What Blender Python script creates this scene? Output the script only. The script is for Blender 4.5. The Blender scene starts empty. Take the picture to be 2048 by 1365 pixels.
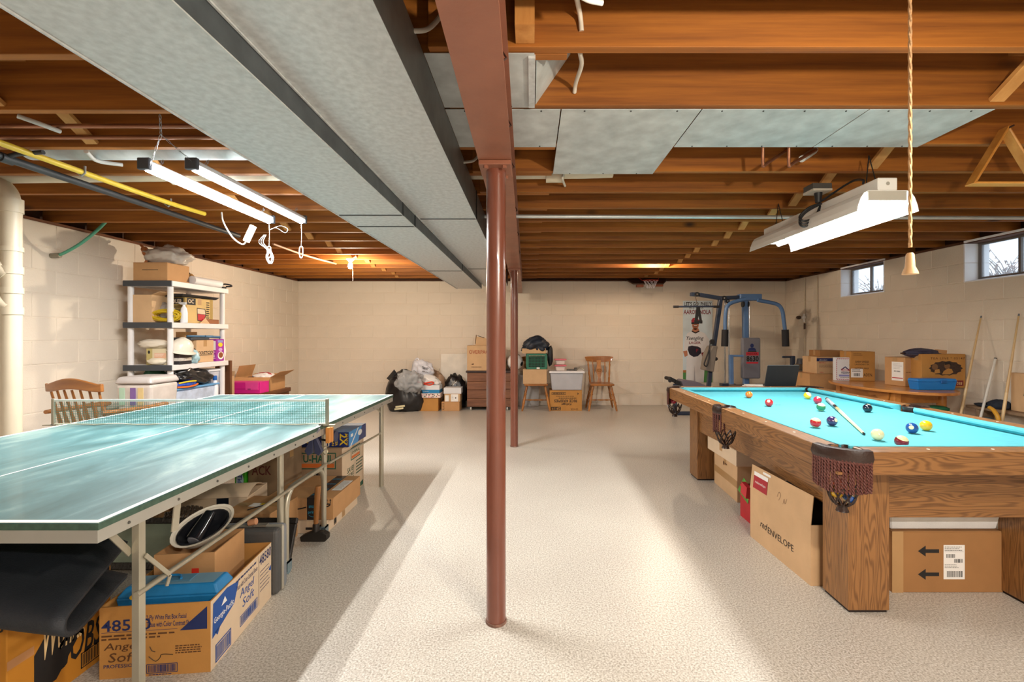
import bpy, bmesh, math, random
from mathutils import Vector, Matrix, noise
from math import sin, cos, pi, radians as R
S = bpy.context.scene
col = S.collection
random.seed(4)

# ------------------------------------------------------------------ camera, world, exposure
F, VX, VY, HC = 919.0, 1062.0, 670.0, 1.286      # focal length (px), vanishing point, eye height
cd = bpy.data.cameras.new('camera'); cam = bpy.data.objects.new('camera', cd); col.objects.link(cam)
cam.location = (0, 0, HC); cam.rotation_euler = (pi/2, 0, 0)
cd.sensor_width = 36; cd.lens = 36*F/2048; cd.clip_start = 0.02; cd.clip_end = 200
cd.shift_x = -(VX-1024)/2048; cd.shift_y = -(682.5-VY)/2048
S.camera = cam
w = bpy.data.worlds.new('sky'); S.world = w; w.use_nodes = True
bg = w.node_tree.nodes['Background']; bg.inputs[0].default_value = (.74, .86, 1, 1); bg.inputs[1].default_value = 1.35
S.view_settings.view_transform = 'Standard'; S.view_settings.look = 'None'
S.view_settings.exposure = 0.62; S.view_settings.gamma = 1; S.view_settings.use_curve_mapping = False
TUBE_W, HOOD_W, BULB_W, REAR_FILL_W = 42, 34, 62, 72    # lamp powers, used by the lamps' own builders

# ------------------------------------------------------------------ helpers
def P(px, py, Y): return Vector(((px-VX)*Y/F, Y, HC-(py-VY)*Y/F))
def lin(h):
    h = h.lstrip('#'); o = []
    for i in (0, 2, 4):
        c = int(h[i:i+2], 16)/255; o.append(c/12.92 if c <= .04045 else ((c+.055)/1.055)**2.4)
    return (*o, 1)
MATS = {}
def mat(name, hexc='#888888', rough=.6, metal=0, var=.08, vs=7, bump=0, bs=60, emit=0, alpha=1, coat=0, spec=.5, stretch=(1,1,1)):
    if name in MATS: return MATS[name]
    m = bpy.data.materials.new(name); m.use_nodes = True; MATS[name] = m
    n, l = m.node_tree.nodes, m.node_tree.links; b = n['Principled BSDF']
    c = lin(hexc)
    tc = n.new('ShaderNodeTexCoord'); mp = n.new('ShaderNodeMapping'); mp.inputs['Scale'].default_value = stretch
    l.new(tc.outputs['Object'], mp.inputs[0])
    if var:
        t = n.new('ShaderNodeTexNoise'); t.inputs['Scale'].default_value = vs; t.inputs['Detail'].default_value = 4
        l.new(mp.outputs[0], t.inputs[0])
        r = n.new('ShaderNodeValToRGB'); r.color_ramp.elements[0].position = .3; r.color_ramp.elements[1].position = .7
        r.color_ramp.elements[0].color = (*[max(0, x*(1-var)) for x in c[:3]], 1)
        r.color_ramp.elements[1].color = (*[min(1, x*(1+var)) for x in c[:3]], 1)
        l.new(t.outputs[0], r.inputs[0]); l.new(r.outputs[0], b.inputs['Base Color'])
    else: b.inputs['Base Color'].default_value = c
    if bump:
        t2 = n.new('ShaderNodeTexNoise'); t2.inputs['Scale'].default_value = bs; t2.inputs['Detail'].default_value = 5
        l.new(mp.outputs[0], t2.inputs[0])
        bp = n.new('ShaderNodeBump'); bp.inputs['Strength'].default_value = bump; bp.inputs['Distance'].default_value = .01
        l.new(t2.outputs[0], bp.inputs['Height']); l.new(bp.outputs[0], b.inputs['Normal'])
    b.inputs['Roughness'].default_value = rough; b.inputs['Metallic'].default_value = metal
    b.inputs['Specular IOR Level'].default_value = spec
    b.inputs['Coat Weight'].default_value = coat
    if emit: b.inputs['Emission Color'].default_value = c; b.inputs['Emission Strength'].default_value = emit
    if alpha < 1: b.inputs['Alpha'].default_value = alpha
    return m
def wood(name, dark, light, axis='X', rough=.6, stretch=9, scale=1.4, rings=0, knots=False, vary=.2, coat=0, sharp=(.3,.7), knotc='#2a1206'):
    if name in MATS: return MATS[name]
    m = bpy.data.materials.new(name); m.use_nodes = True; MATS[name] = m
    n, l = m.node_tree.nodes, m.node_tree.links; b = n['Principled BSDF']
    tc = n.new('ShaderNodeTexCoord'); mp = n.new('ShaderNodeMapping'); oi = n.new('ShaderNodeObjectInfo')
    sc = [stretch]*3; sc['XYZ'.index(axis)] = 1; mp.inputs['Scale'].default_value = sc
    ad = n.new('ShaderNodeVectorMath'); ad.operation = 'MULTIPLY_ADD'
    ad.inputs[1].default_value = (1, 1, 1)
    cb = n.new('ShaderNodeCombineXYZ'); mu = n.new('ShaderNodeMath'); mu.operation = 'MULTIPLY'; mu.inputs[1].default_value = 37
    l.new(oi.outputs['Random'], mu.inputs[0])
    for i in range(3): l.new(mu.outputs[0], cb.inputs[i])
    l.new(tc.outputs['Object'], mp.inputs[0]); l.new(mp.outputs[0], ad.inputs[0]); l.new(cb.outputs[0], ad.inputs[2])
    t = n.new('ShaderNodeTexNoise'); t.inputs['Scale'].default_value = scale; t.inputs['Detail'].default_value = 6; t.inputs['Roughness'].default_value = .6
    l.new(ad.outputs[0], t.inputs[0]); fac = t.outputs[0]
    if rings:
        m1 = n.new('ShaderNodeMath'); m1.operation = 'MULTIPLY'; m1.inputs[1].default_value = rings
        t.inputs['Detail'].default_value = 2
        m2 = n.new('ShaderNodeMath'); m2.operation = 'SINE'; m3 = n.new('ShaderNodeMath'); m3.operation = 'MULTIPLY_ADD'
        m3.inputs[1].default_value = .5; m3.inputs[2].default_value = .5
        t3 = n.new('ShaderNodeTexNoise'); t3.inputs['Scale'].default_value = scale*9; t3.inputs['Detail'].default_value = 4
        l.new(ad.outputs[0], t3.inputs[0])
        mx = n.new('ShaderNodeMath'); mx.operation = 'MULTIPLY_ADD'; mx.inputs[1].default_value = .55
        m5 = n.new('ShaderNodeMath'); m5.operation = 'MULTIPLY'; m5.inputs[1].default_value = .45
        l.new(t.outputs[0], m1.inputs[0]); l.new(m1.outputs[0], m2.inputs[0]); l.new(m2.outputs[0], m3.inputs[0])
        l.new(t3.outputs[0], m5.inputs[0]); l.new(m3.outputs[0], mx.inputs[0]); l.new(m5.outputs[0], mx.inputs[2]); fac = mx.outputs[0]
    r = n.new('ShaderNodeValToRGB'); r.color_ramp.elements[0].color = lin(dark); r.color_ramp.elements[1].color = lin(light)
    r.color_ramp.elements[0].position, r.color_ramp.elements[1].position = sharp
    l.new(fac, r.inputs[0]); out = r.outputs[0]
    if knots:
        v = n.new('ShaderNodeTexVoronoi'); v.inputs['Scale'].default_value = 1.0
        mk = n.new('ShaderNodeMapping'); sk = [3.2]*3; sk['XYZ'.index(axis)] = 1.5; mk.inputs['Scale'].default_value = sk
        a2 = n.new('ShaderNodeVectorMath'); l.new(tc.outputs['Object'], mk.inputs[0]); l.new(mk.outputs[0], a2.inputs[0]); l.new(cb.outputs[0], a2.inputs[1])
        l.new(a2.outputs[0], v.inputs['Vector'])
        kr = n.new('ShaderNodeValToRGB'); kr.color_ramp.elements[0].position = .03; kr.color_ramp.elements[1].position = .12
        kr.color_ramp.elements[0].color = (.9,)*3+(1,); kr.color_ramp.elements[1].color = (0,)*3+(1,)
        l.new(v.outputs['Distance'], kr.inputs[0])
        mk2 = n.new('ShaderNodeMixRGB'); mk2.inputs[2].default_value = lin(knotc); l.new(kr.outputs[0], mk2.inputs[0]); l.new(out, mk2.inputs[1]); out = mk2.outputs[0]
    hs = n.new('ShaderNodeHueSaturation')
    mr = n.new('ShaderNodeMapRange'); mr.inputs[3].default_value = 1-vary; mr.inputs[4].default_value = 1+vary
    l.new(oi.outputs['Random'], mr.inputs[0]); l.new(mr.outputs[0], hs.inputs['Value']); l.new(out, hs.inputs['Color'])
    l.new(hs.outputs[0], b.inputs['Base Color'])
    b.inputs['Roughness'].default_value = rough; b.inputs['Coat Weight'].default_value = coat
    bp = n.new('ShaderNodeBump'); bp.inputs['Strength'].default_value = .12; bp.inputs['Distance'].default_value = .005
    l.new(fac, bp.inputs['Height']); l.new(bp.outputs[0], b.inputs['Normal'])
    return m

def spline(pts, k=6, closed=False):
    p = [Vector(q) for q in pts]; n = len(p); out = []
    for i in range(n if closed else n-1):
        a = p[(i-1) % n] if closed or i > 0 else p[0]*2-p[1]
        b, c = p[i], p[(i+1) % n]
        d = p[(i+2) % n] if closed or i < n-2 else p[-1]*2-p[-2]
        for j in range(k):
            t = j/k
            out.append(.5*((2*b)+(c-a)*t+(2*a-5*b+4*c-d)*t*t+(3*b-a-3*c+d)*t**3))
    if not closed: out.append(p[-1])
    return out

class MB:
    def __init__(s): s.v, s.f, s.mi = [], [], []
    def add(s, vs, fs, mi=0):
        o = len(s.v); s.v += [tuple(q) for q in vs]; s.f += [tuple(i+o for i in f) for f in fs]; s.mi += [mi]*len(fs); return s
    def box(s, x0, x1, y0, y1, z0, z1, mi=0):
        return s.add([(x0,y0,z0),(x1,y0,z0),(x1,y1,z0),(x0,y1,z0),(x0,y0,z1),(x1,y0,z1),(x1,y1,z1),(x0,y1,z1)],
              [(0,3,2,1),(4,5,6,7),(0,1,5,4),(1,2,6,5),(2,3,7,6),(3,0,4,7)], mi)
    def frustum(s, b, t, z0, z1):          # b, t = (x0,x1,y0,y1)
        return s.add([(b[0],b[2],z0),(b[1],b[2],z0),(b[1],b[3],z0),(b[0],b[3],z0),(t[0],t[2],z1),(t[1],t[2],z1),(t[1],t[3],z1),(t[0],t[3],z1)],
              [(0,3,2,1),(4,5,6,7),(0,1,5,4),(1,2,6,5),(2,3,7,6),(3,0,4,7)])
    def beam(s, p0, p1, a, b, up=(0,0,1)):
        p0, p1 = Vector(p0), Vector(p1); d = (p1-p0).normalized(); u = Vector(up)
        if abs(d.dot(u)) > .98: u = Vector((0,1,0))
        sd = d.cross(u).normalized(); u = sd.cross(d)
        q = [p+sd*(i*a/2)+u*(j*b/2) for p in (p0, p1) for i, j in ((-1,-1),(1,-1),(1,1),(-1,1))]
        return s.add(q, [(0,1,2,3),(7,6,5,4),(0,4,5,1),(1,5,6,2),(2,6,7,3),(3,7,4,0)])
    def tube(s, pts, r, n=8, closed=False, cap=True, mi=0):
        p = [Vector(q) for q in pts]; m = len(p); rr = r if isinstance(r, (list, tuple)) else [r]*m
        d0 = (p[1]-p[0]).normalized(); u = Vector((0,0,1)) if abs(d0.z) < .9 else Vector((0,1,0))
        u = (u-d0*u.dot(d0)).normalized(); vs = []
        for i in range(m):
            d = (p[(i+1) % m]-p[i-1]) if closed or 0 < i < m-1 else (p[1]-p[0] if i == 0 else p[-1]-p[-2])
            d.normalize(); u = (u-d*u.dot(d)); u.normalize(); w = d.cross(u)
            vs += [p[i]+(u*cos(2*pi*k/n)+w*sin(2*pi*k/n))*rr[i] for k in range(n)]
        fs = [(i*n+k, i*n+(k+1) % n, ((i+1) % m)*n+(k+1) % n, ((i+1) % m)*n+k) for i in range(m if closed else m-1) for k in range(n)]
        if cap and not closed: fs += [tuple(range(n))[::-1], tuple((m-1)*n+k for k in range(n))]
        return s.add(vs, fs, mi)
    def cyl(s, p0, p1, r, r1=None, n=12): return s.tube([p0, p1], [r, r if r1 is None else r1], n)
    def lathe(s, prof, n=16, c=(0,0,0), sx=1, sy=1, M=None):
        vs = [Vector((c[0]+r*cos(2*pi*k/n)*sx, c[1]+r*sin(2*pi*k/n)*sy, c[2]+z)) for r, z in prof for k in range(n)]
        if M: vs = [M @ q for q in vs]
        m = len(prof); fs = [(i*n+k, i*n+(k+1) % n, (i+1)*n+(k+1) % n, (i+1)*n+k) for i in range(m-1) for k in range(n)]
        if prof[0][0] > 1e-4: fs.append(tuple(range(n))[::-1])
        if prof[-1][0] > 1e-4: fs.append(tuple((m-1)*n+k for k in range(n)))
        return s.add(vs, fs)
    def turned(s, p0, p1, prof, n=10):     # prof = [(t, radius)] along p0 -> p1
        p0, p1 = Vector(p0), Vector(p1)
        return s.tube([p0.lerp(p1, t) for t, _ in prof], [r for _, r in prof], n)
    def prism(s, poly, ax, t0, t1):        # polygon in the plane normal to ax ('X': (y,z), 'Y': (x,z), 'Z': (x,y))
        g = {'X': lambda a, b, t: (t, a, b), 'Y': lambda a, b, t: (a, t, b), 'Z': lambda a, b, t: (a, b, t)}[ax]
        n = len(poly); vs = [g(a, b, t0) for a, b in poly]+[g(a, b, t1) for a, b in poly]
        return s.add(vs, [tuple(range(n))[::-1], tuple(range(n, 2*n))]+[(k, (k+1) % n, n+(k+1) % n, n+k) for k in range(n)])
    def sphere(s, c, r, n=16, m=10, sc=(1,1,1)):
        vs = [(c[0]+r*sc[0]*sin(pi*i/m)*cos(2*pi*k/n), c[1]+r*sc[1]*sin(pi*i/m)*sin(2*pi*k/n), c[2]+r*sc[2]*cos(pi*i/m)) for i in range(m+1) for k in range(n)]
        return s.add(vs, [(i*n+k, (i+1)*n+k, (i+1)*n+(k+1) % n, i*n+(k+1) % n) for i in range(m) for k in range(n)])
    def sheet(s, fn, nu, nv, th=0):        # fn(u,v)->Vector, optional thickness along -normal
        vs = [Vector(fn(i/nu, j/nv)) for j in range(nv+1) for i in range(nu+1)]
        fs = [(j*(nu+1)+i, j*(nu+1)+i+1, (j+1)*(nu+1)+i+1, (j+1)*(nu+1)+i) for j in range(nv) for i in range(nu)]
        return s.add(vs, fs)
    def M(s, m): s.v = [tuple(m @ Vector(q)) for q in s.v]; return s
    def build(s, name, m, parent=None, smooth=False, bevel=0, world=False, solid=0, seg=1, kind=None, label=None):
        me = bpy.data.meshes.new(name)
        v = s.v
        if world and parent is not None:
            r = parent
            while r.parent: r = r.parent
            iv = r.matrix_basis.inverted(); v = [tuple(iv @ Vector(q)) for q in v]
        me.from_pydata(v, [], s.f)
        for q in (m if isinstance(m, (list, tuple)) else [m]): me.materials.append(q)
        bm = bmesh.new(); bm.from_mesh(me)
        for f, i in zip(bm.faces, s.mi): f.material_index = i
        bmesh.ops.remove_doubles(bm, verts=bm.verts, dist=1e-5)
        if not solid: bmesh.ops.recalc_face_normals(bm, faces=bm.faces)
        bm.to_mesh(me); bm.free()
        if smooth:
            for p in me.polygons: p.use_smooth = True
        o = bpy.data.objects.new(name, me); col.objects.link(o)
        if parent is not None: o.parent = parent
        if solid:
            q = o.modifiers.new('t', 'SOLIDIFY'); q.thickness = solid; q.offset = 0
        if bevel:
            q = o.modifiers.new('b', 'BEVEL'); q.width = bevel; q.segments = seg; q.limit_method = 'ANGLE'; q.angle_limit = R(40)
        if smooth and bevel == 0:
            try: me.set_sharp_from_angle(angle=R(48))
            except Exception: pass
        if kind: o['kind'] = kind
        if label: o['label'] = label
        return o
def tag(o, label, cat, group=None):
    o['label'] = label; o['category'] = cat
    if group: o['group'] = group
    return o
def thing(name, label, cat, loc=(0,0,0), rotz=0, group=None):
    o = bpy.data.objects.new(name, None); col.objects.link(o); o.empty_display_size = .05
    o.location = loc; o.rotation_euler = (0, 0, rotz)
    o.matrix_basis = Matrix.Translation(Vector(loc)) @ Matrix.Rotation(rotz, 4, 'Z')
    return tag(o, label, cat, group)
def struct(o): o['kind'] = 'structure'; return o
def copy_tree(o, parent=None):
    c = o.copy(); col.objects.link(c); c.parent = parent
    for ch in list(o.children): copy_tree(ch, c)
    return c
def blob(name, m, parent, c, rad, amp=.15, freq=2.2, seed=0, sub=4, ridge=.5, floor=None, fn=None, smooth=True, cut=None):
    bm = bmesh.new(); bmesh.ops.create_icosphere(bm, subdivisions=sub, radius=1)
    sd = Vector((seed*7.3, seed*3.1, seed*5.7))
    for v in bm.verts:
        d = v.co.normalized()
        a = noise.noise(d*freq+sd); b = 1-2*abs(noise.noise(d*freq*2.1+sd)); e = noise.noise(d*freq*5+sd)
        k = 1+amp*a+amp*ridge*b+amp*.25*e
        q = Vector((d.x*rad[0]*k, d.y*rad[1]*k, d.z*rad[2]*k))
        if fn: q = Vector(fn(q))
        q += Vector(c)
        if floor is not None and q.z < floor: q.z = floor+.001*(e+1)
        v.co = q
    if cut:
        bmesh.ops.delete(bm, geom=[v for v in bm.verts if cut(v.co)], context='VERTS')
    if parent is not None:
        r = parent
        while r.parent: r = r.parent
        bm.transform(r.matrix_basis.inverted())
    me = bpy.data.meshes.new(name); bm.to_mesh(me); bm.free(); me.materials.append(m)
    if smooth:
        for p in me.polygons: p.use_smooth = True
    o = bpy.data.objects.new(name, me); col.objects.link(o)
    if parent is not None: o.parent = parent
    return o

def text_mesh(txt, bold=0, shear=0, sp=1):
    cu = bpy.data.curves.new('t', 'FONT'); cu.body = txt; cu.size = 1; cu.resolution_u = 2; cu.offset = bold; cu.shear = shear; cu.space_character = sp
    cu.align_x = 'LEFT'; ob = bpy.data.objects.new('t', cu); col.objects.link(ob)
    me = bpy.data.meshes.new_from_object(ob); bpy.data.objects.remove(ob); bpy.data.curves.remove(cu)
    return me
class Pr:
    """flat print on a plane: o = lower left corner, u and v = full width and height vectors (local to root)"""
    def __init__(s, root, o, u, v, off=.0008):
        s.root, s.o, s.u, s.v = root, Vector(o), Vector(u), Vector(v); s.n = s.u.cross(s.v).normalized(); s.off = off; s.k = 0
    def pt(s, a, b, k=0): return s.o+s.u*a+s.v*b+s.n*(s.off+.0004*k)
    def text(s, r, txt, m, bold=0, shear=0, k=1, rot=0, name='lettering', sp=1):
        me = text_mesh(txt, bold, shear, sp)
        if not me.vertices: return
        xs = [v.co.x for v in me.vertices]; ys = [v.co.y for v in me.vertices]
        x0, x1, y0, y1 = min(xs), max(xs), min(ys), max(ys)
        for v in me.vertices:
            a, b = (v.co.x-x0)/(x1-x0+1e-9), (v.co.y-y0)/(y1-y0+1e-9)
            if rot == 180: a, b = 1-a, 1-b
            if rot == 90: a, b = 1-b, a
            if rot == -90: a, b = b, 1-a
            v.co = s.pt(r[0]+(r[2]-r[0])*a, r[1]+(r[3]-r[1])*b, k)
        me.materials.clear(); me.materials.append(m)
        o = bpy.data.objects.new(name, me); col.objects.link(o); o.parent = s.root; return o
    def poly(s, pts, m, k=0, name='printed_mark', label=None):
        b = MB(); b.add([s.pt(a, c, k) for a, c in pts], [tuple(range(len(pts)))]); o = b.build(name, m, s.root, solid=0)
        if label: o['label'] = label
        return o
    def rect(s, a, b, c, d, m, k=0, name='printed_mark', label=None): return s.poly([(a,b),(c,b),(c,d),(a,d)], m, k, name, label)
    def lines(s, a, b, c, d, n, m, fill=.4, k=1, name='small_print'):
        B = MB(); rnd = random.Random(int(a*999+b*77+n))
        for i in range(n):
            y0 = b+(d-b)*(i+.5-fill/2)/n; y1 = y0+(d-b)*fill/n; x = a; e = c-(c-a)*rnd.random()*.25
            while x < e:
                wd = (c-a)*(.05+.09*rnd.random()); x1 = min(e, x+wd)
                B.add([s.pt(x,y0,k), s.pt(x1,y0,k), s.pt(x1,y1,k), s.pt(x,y1,k)], [(0,1,2,3)]); x = x1+(c-a)*.025
        return B.build(name, m, s.root)
    def barcode(s, a, b, c, d, m, n=18, k=1, frame=False, paper=None):
        B = MB(); rnd = random.Random(n)
        q = lambda x0, y0, x1, y1: B.add([s.pt(x0,y0,k), s.pt(x1,y0,k), s.pt(x1,y1,k), s.pt(x0,y1,k)], [(0,1,2,3)])
        for i in range(n):
            x = a+(c-a)*(.06+.88*i/n); q(x, b+(d-b)*.12, x+(c-a)*.88/n*(.3+.5*rnd.random()), d-(d-b)*.12)
        if frame:
            t = (d-b)*.07; tx = t*s.v.length/s.u.length
            q(a,b,c,b+t); q(a,d-t,c,d); q(a,b,a+tx,d); q(c-tx,b,c,d)
        return B.build('barcode', m, s.root)
    def ellipse(s, cx, cy, rx, ry, m, k=0, n=20, name='printed_mark'):
        return s.poly([(cx+rx*cos(2*pi*i/n), cy+ry*sin(2*pi*i/n)) for i in range(n)], m, k, name)
def face(root, f, w, d, h, off=.0008):
    a = {'front': ((-w/2,-d/2,0),(w,0,0),(0,0,h)), 'right': ((w/2,-d/2,0),(0,d,0),(0,0,h)), 'left': ((-w/2,d/2,0),(0,-d,0),(0,0,h)),
         'back': ((w/2,d/2,0),(-w,0,0),(0,0,h)), 'top': ((-w/2,-d/2,h),(w,0,0),(0,d,0))}[f]
    return Pr(root, *a, off=off)

KRAFT = lambda: mat('kraft cardboard', '#bd8f5f', .8, var=.06, vs=9, bump=.05, bs=90)
KRAFT2 = lambda: mat('tan cardboard', '#c9a57c', .8, var=.06, vs=8, bump=.05, bs=90)
KRAFT3 = lambda: mat('ochre cardboard', '#b98442', .78, var=.07, vs=8, bump=.05, bs=90)
KRAFT4 = lambda: mat('pale cardboard', '#d6bfa2', .8, var=.05, vs=8, bump=.05, bs=90)
TAPE = lambda: mat('packing tape', '#b08a5c', .3, var=.04)
INK = lambda: mat('black ink', '#1c1a1a', .7, var=0)
NAVY = lambda: mat('navy ink', '#1b2a5e', .7, var=0)
WHITE = lambda: mat('white paper', '#eceae6', .7, var=.02)
RED = lambda: mat('red ink', '#b3202c', .6, var=0)

def carton(name, label, x0, x1, y0, y1, z0, h, rot=0, m=None, openf=None, tape=True, group=None, cat='box', pivot=None, flaps=True):
    """closed carton: body, two top flaps, tape. openf = dict side -> flap angle (deg from vertical, outwards) for an open one"""
    m = m or KRAFT(); w, d = x1-x0, y1-y0
    t = thing(name, label, cat, ((x0+x1)/2, (y0+y1)/2, z0), R(rot), group); t['_s'] = 0; del t['_s']
    if openf is None:
        MB().box(-w/2, w/2, -d/2, d/2, 0, h-(.004 if flaps else 0)).build('body', m, t, bevel=.003)
        if flaps:
            MB().box(-w/2+.001, w/2-.001, -d/2+.001, -.0015, h-.004, h).build('flap', m, t)
            MB().box(-w/2+.001, w/2-.001, .0015, d/2-.001, h-.004, h).build('flap', m, t)
            if tape: MB().box(-w/2-.0006, w/2+.0006, -.026, .026, h, h+.0006).box(-w/2-.0006, -w/2, -.026, .026, h-.07, h).box(w/2, w/2+.0006, -.026, .026, h-.07, h).build('tape', TAPE(), t)
    else:
        e = .005
        b = MB().box(-w/2, w/2, -d/2, -d/2+e, 0, h).box(-w/2, w/2, d/2-e, d/2, 0, h).box(-w/2, -w/2+e, -d/2+e, d/2-e, 0, h).box(w/2-e, w/2, -d/2+e, d/2-e, 0, h).box(-w/2+e, w/2-e, -d/2+e, d/2-e, 0, e)
        b.build('body', m, t)
        for sd, (ang, ln) in openf.items():
            a = R(ang); dx, dz = sin(a)*ln, cos(a)*ln
            if sd == 'left': q = [(-w/2,-d/2,h),(-w/2,d/2,h),(-w/2-dx,d/2,h+dz),(-w/2-dx,-d/2,h+dz)]
            if sd == 'right': q = [(w/2,-d/2,h),(w/2,d/2,h),(w/2+dx,d/2,h+dz),(w/2+dx,-d/2,h+dz)]
            if sd == 'front': q = [(-w/2,-d/2,h),(w/2,-d/2,h),(w/2,-d/2-dx,h+dz),(-w/2,-d/2-dx,h+dz)]
            if sd == 'back': q = [(-w/2,d/2,h),(w/2,d/2,h),(w/2,d/2+dx,h+dz),(-w/2,d/2+dx,h+dz)]
            MB().add(q, [(0,1,2,3)]).build('flap', m, t, solid=.004)
    return t, w, d, h
# ------------------------------------------------------------------ room shell
XL, XR, YB, YF, ZS = -4.24, 4.64, 8.37, -2.6, 2.26
BH, BL = ZS/11, .4064
JZ = 2.29                                  # underside of the joists
paint = mat('cream block paint', '#e0d4c3', .62, var=.03, vs=2.5, bump=.25, bs=130)
def floor_mat():
    m = bpy.data.materials.new('speckled floor'); m.use_nodes = True; n, l = m.node_tree.nodes, m.node_tree.links; b = n['Principled BSDF']
    tc = n.new('ShaderNodeTexCoord')
    t = n.new('ShaderNodeTexNoise'); t.inputs['Scale'].default_value = 125; t.inputs['Detail'].default_value = 3; t.inputs['Roughness'].default_value = .7
    r = n.new('ShaderNodeValToRGB'); e = r.color_ramp.elements; e[0].position = .36; e[0].color = lin('#979084'); e[1].position = .62; e[1].color = lin('#dad6ce')
    x = e.new(.5); x.color = lin('#c2bcb0')
    t2 = n.new('ShaderNodeTexNoise'); t2.inputs['Scale'].default_value = .9; t2.inputs['Detail'].default_value = 5
    r2 = n.new('ShaderNodeValToRGB'); r2.color_ramp.elements[0].position = .3; r2.color_ramp.elements[0].color = (.86,.85,.85,1); r2.color_ramp.elements[1].position = .6; r2.color_ramp.elements[1].color = (1,1,1,1)
    mx = n.new('ShaderNodeMixRGB'); mx.blend_type = 'MULTIPLY'; mx.inputs[0].default_value = 1
    v = n.new('ShaderNodeTexVoronoi'); v.inputs['Scale'].default_value = 9; v.inputs['Randomness'].default_value = 1
    kr = n.new('ShaderNodeValToRGB'); kr.color_ramp.elements[0].position = .012; kr.color_ramp.elements[0].color = (.25,.2,.16,1); kr.color_ramp.elements[1].position = .02; kr.color_ramp.elements[1].color = (1,1,1,1)
    m2 = n.new('ShaderNodeMixRGB'); m2.blend_type = 'MULTIPLY'; m2.inputs[0].default_value = .5
    for q in (t, t2, v): l.new(tc.outputs['Object'], q.inputs['Vector'])
    l.new(t.outputs[0], r.inputs[0]); l.new(t2.outputs[0], r2.inputs[0]); l.new(v.outputs['Distance'], kr.inputs[0])
    l.new(r.outputs[0], mx.inputs[1]); l.new(r2.outputs[0], mx.inputs[2]); l.new(mx.outputs[0], m2.inputs[1]); l.new(kr.outputs[0], m2.inputs[2])
    l.new(m2.outputs[0], b.inputs['Base Color'])
    rr = n.new('ShaderNodeMapRange'); rr.inputs[3].default_value = .22; rr.inputs[4].default_value = .45; l.new(t2.outputs[0], rr.inputs[0]); l.new(rr.outputs[0], b.inputs['Roughness'])
    bp = n.new('ShaderNodeBump'); bp.inputs['Strength'].default_value = .06; bp.inputs['Distance'].default_value = .004; l.new(t.outputs[0], bp.inputs['Height']); l.new(bp.outputs[0], b.inputs['Normal'])
    return m
struct(MB().box(XL-.2, XR+.3, YF-.2, YB+.2, -.15, 0).build('floor', floor_mat()))
WIN = [(6.035, 6.885, 1.85, ZS+.02), (4.06, 4.925, 1.85, ZS+.02)]
wb = struct(MB().box(XL-.25, XR+.3, YB+.004, YB+.25, 0, ZS).build('wall_back', paint))
wl = struct(MB().box(XL-.25, XL-.004, YF-.2, YB+.004, 0, ZS).build('wall_left', paint))
wf = struct(MB().box(XL-.25, XR+.3, YF-.2, YF, 0, ZS).build('wall_front', paint))
b = MB(); x0, x1 = XR+.004, XR+.27
ys = [YF-.2, WIN[1][0], WIN[1][1], WIN[0][0], WIN[0][1], YB+.004]
for i in range(5): b.box(x0, x1, ys[i], ys[i+1], 0, ZS if i % 2 == 0 else 1.85)
wr = struct(b.build('wall_right', paint))
BM = {}
def block(parent, side, a0, a1, z0, z1):
    j = .0035; key = (side, round(a1-a0, 3))
    if key not in BM:
        L, H, c, d = (a1-a0)/2-j, (z1-z0)/2-j, .003, .004
        q = [(-L,-H,0),(L,-H,0),(L,H,0),(-L,H,0),(-L+c,-H+c,d),(L-c,-H+c,d),(L-c,H-c,d),(-L+c,H-c,d)]
        mp = {'back': lambda a,h,n: (a,-n,h), 'left': lambda a,h,n: (n,a,h), 'right': lambda a,h,n: (-n,a,h)}[side]
        BM[key] = MB().add([mp(*k) for k in q], [(4,5,6,7),(0,1,5,4),(1,2,6,5),(2,3,7,6),(3,0,4,7)]).build('block', paint, parent)
        o = BM[key]
    else:
        o = bpy.data.objects.new('block', BM[key].data); col.objects.link(o); o.parent = parent
    o.location = {'back': ((a0+a1)/2, YB+.004, (z0+z1)/2), 'left': (XL-.004, (a0+a1)/2, (z0+z1)/2), 'right': (XR+.004, (a0+a1)/2, (z0+z1)/2)}[side]
def course(parent, side, lo, hi, holes=()):
    for r in range(11):
        z0, z1 = r*BH, (r+1)*BH
        a = hi-(0 if r % 2 else BL/2)
        cuts = [hi]
        while a > lo+.02:
            if a < hi-.01: cuts.append(a)
            a -= BL
        cuts.append(lo)
        for c1, c0 in zip(cuts, cuts[1:]):
            segs = [(c0, c1)]
            for h0, h1, hz0, hz1 in holes:
                if z1 > hz0+.02:
                    segs = [q for s0, s1 in segs for q in ((s0, min(s1, h0)), (max(s0, h1), s1)) if q[1]-q[0] > .03]
            for s0, s1 in segs: block(parent, side, s0, s1, z0, z1)
course(wb, 'back', XL, XR); course(wl, 'left', 3.3, YB); course(wr, 'right', 3.9, YB, WIN)
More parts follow.
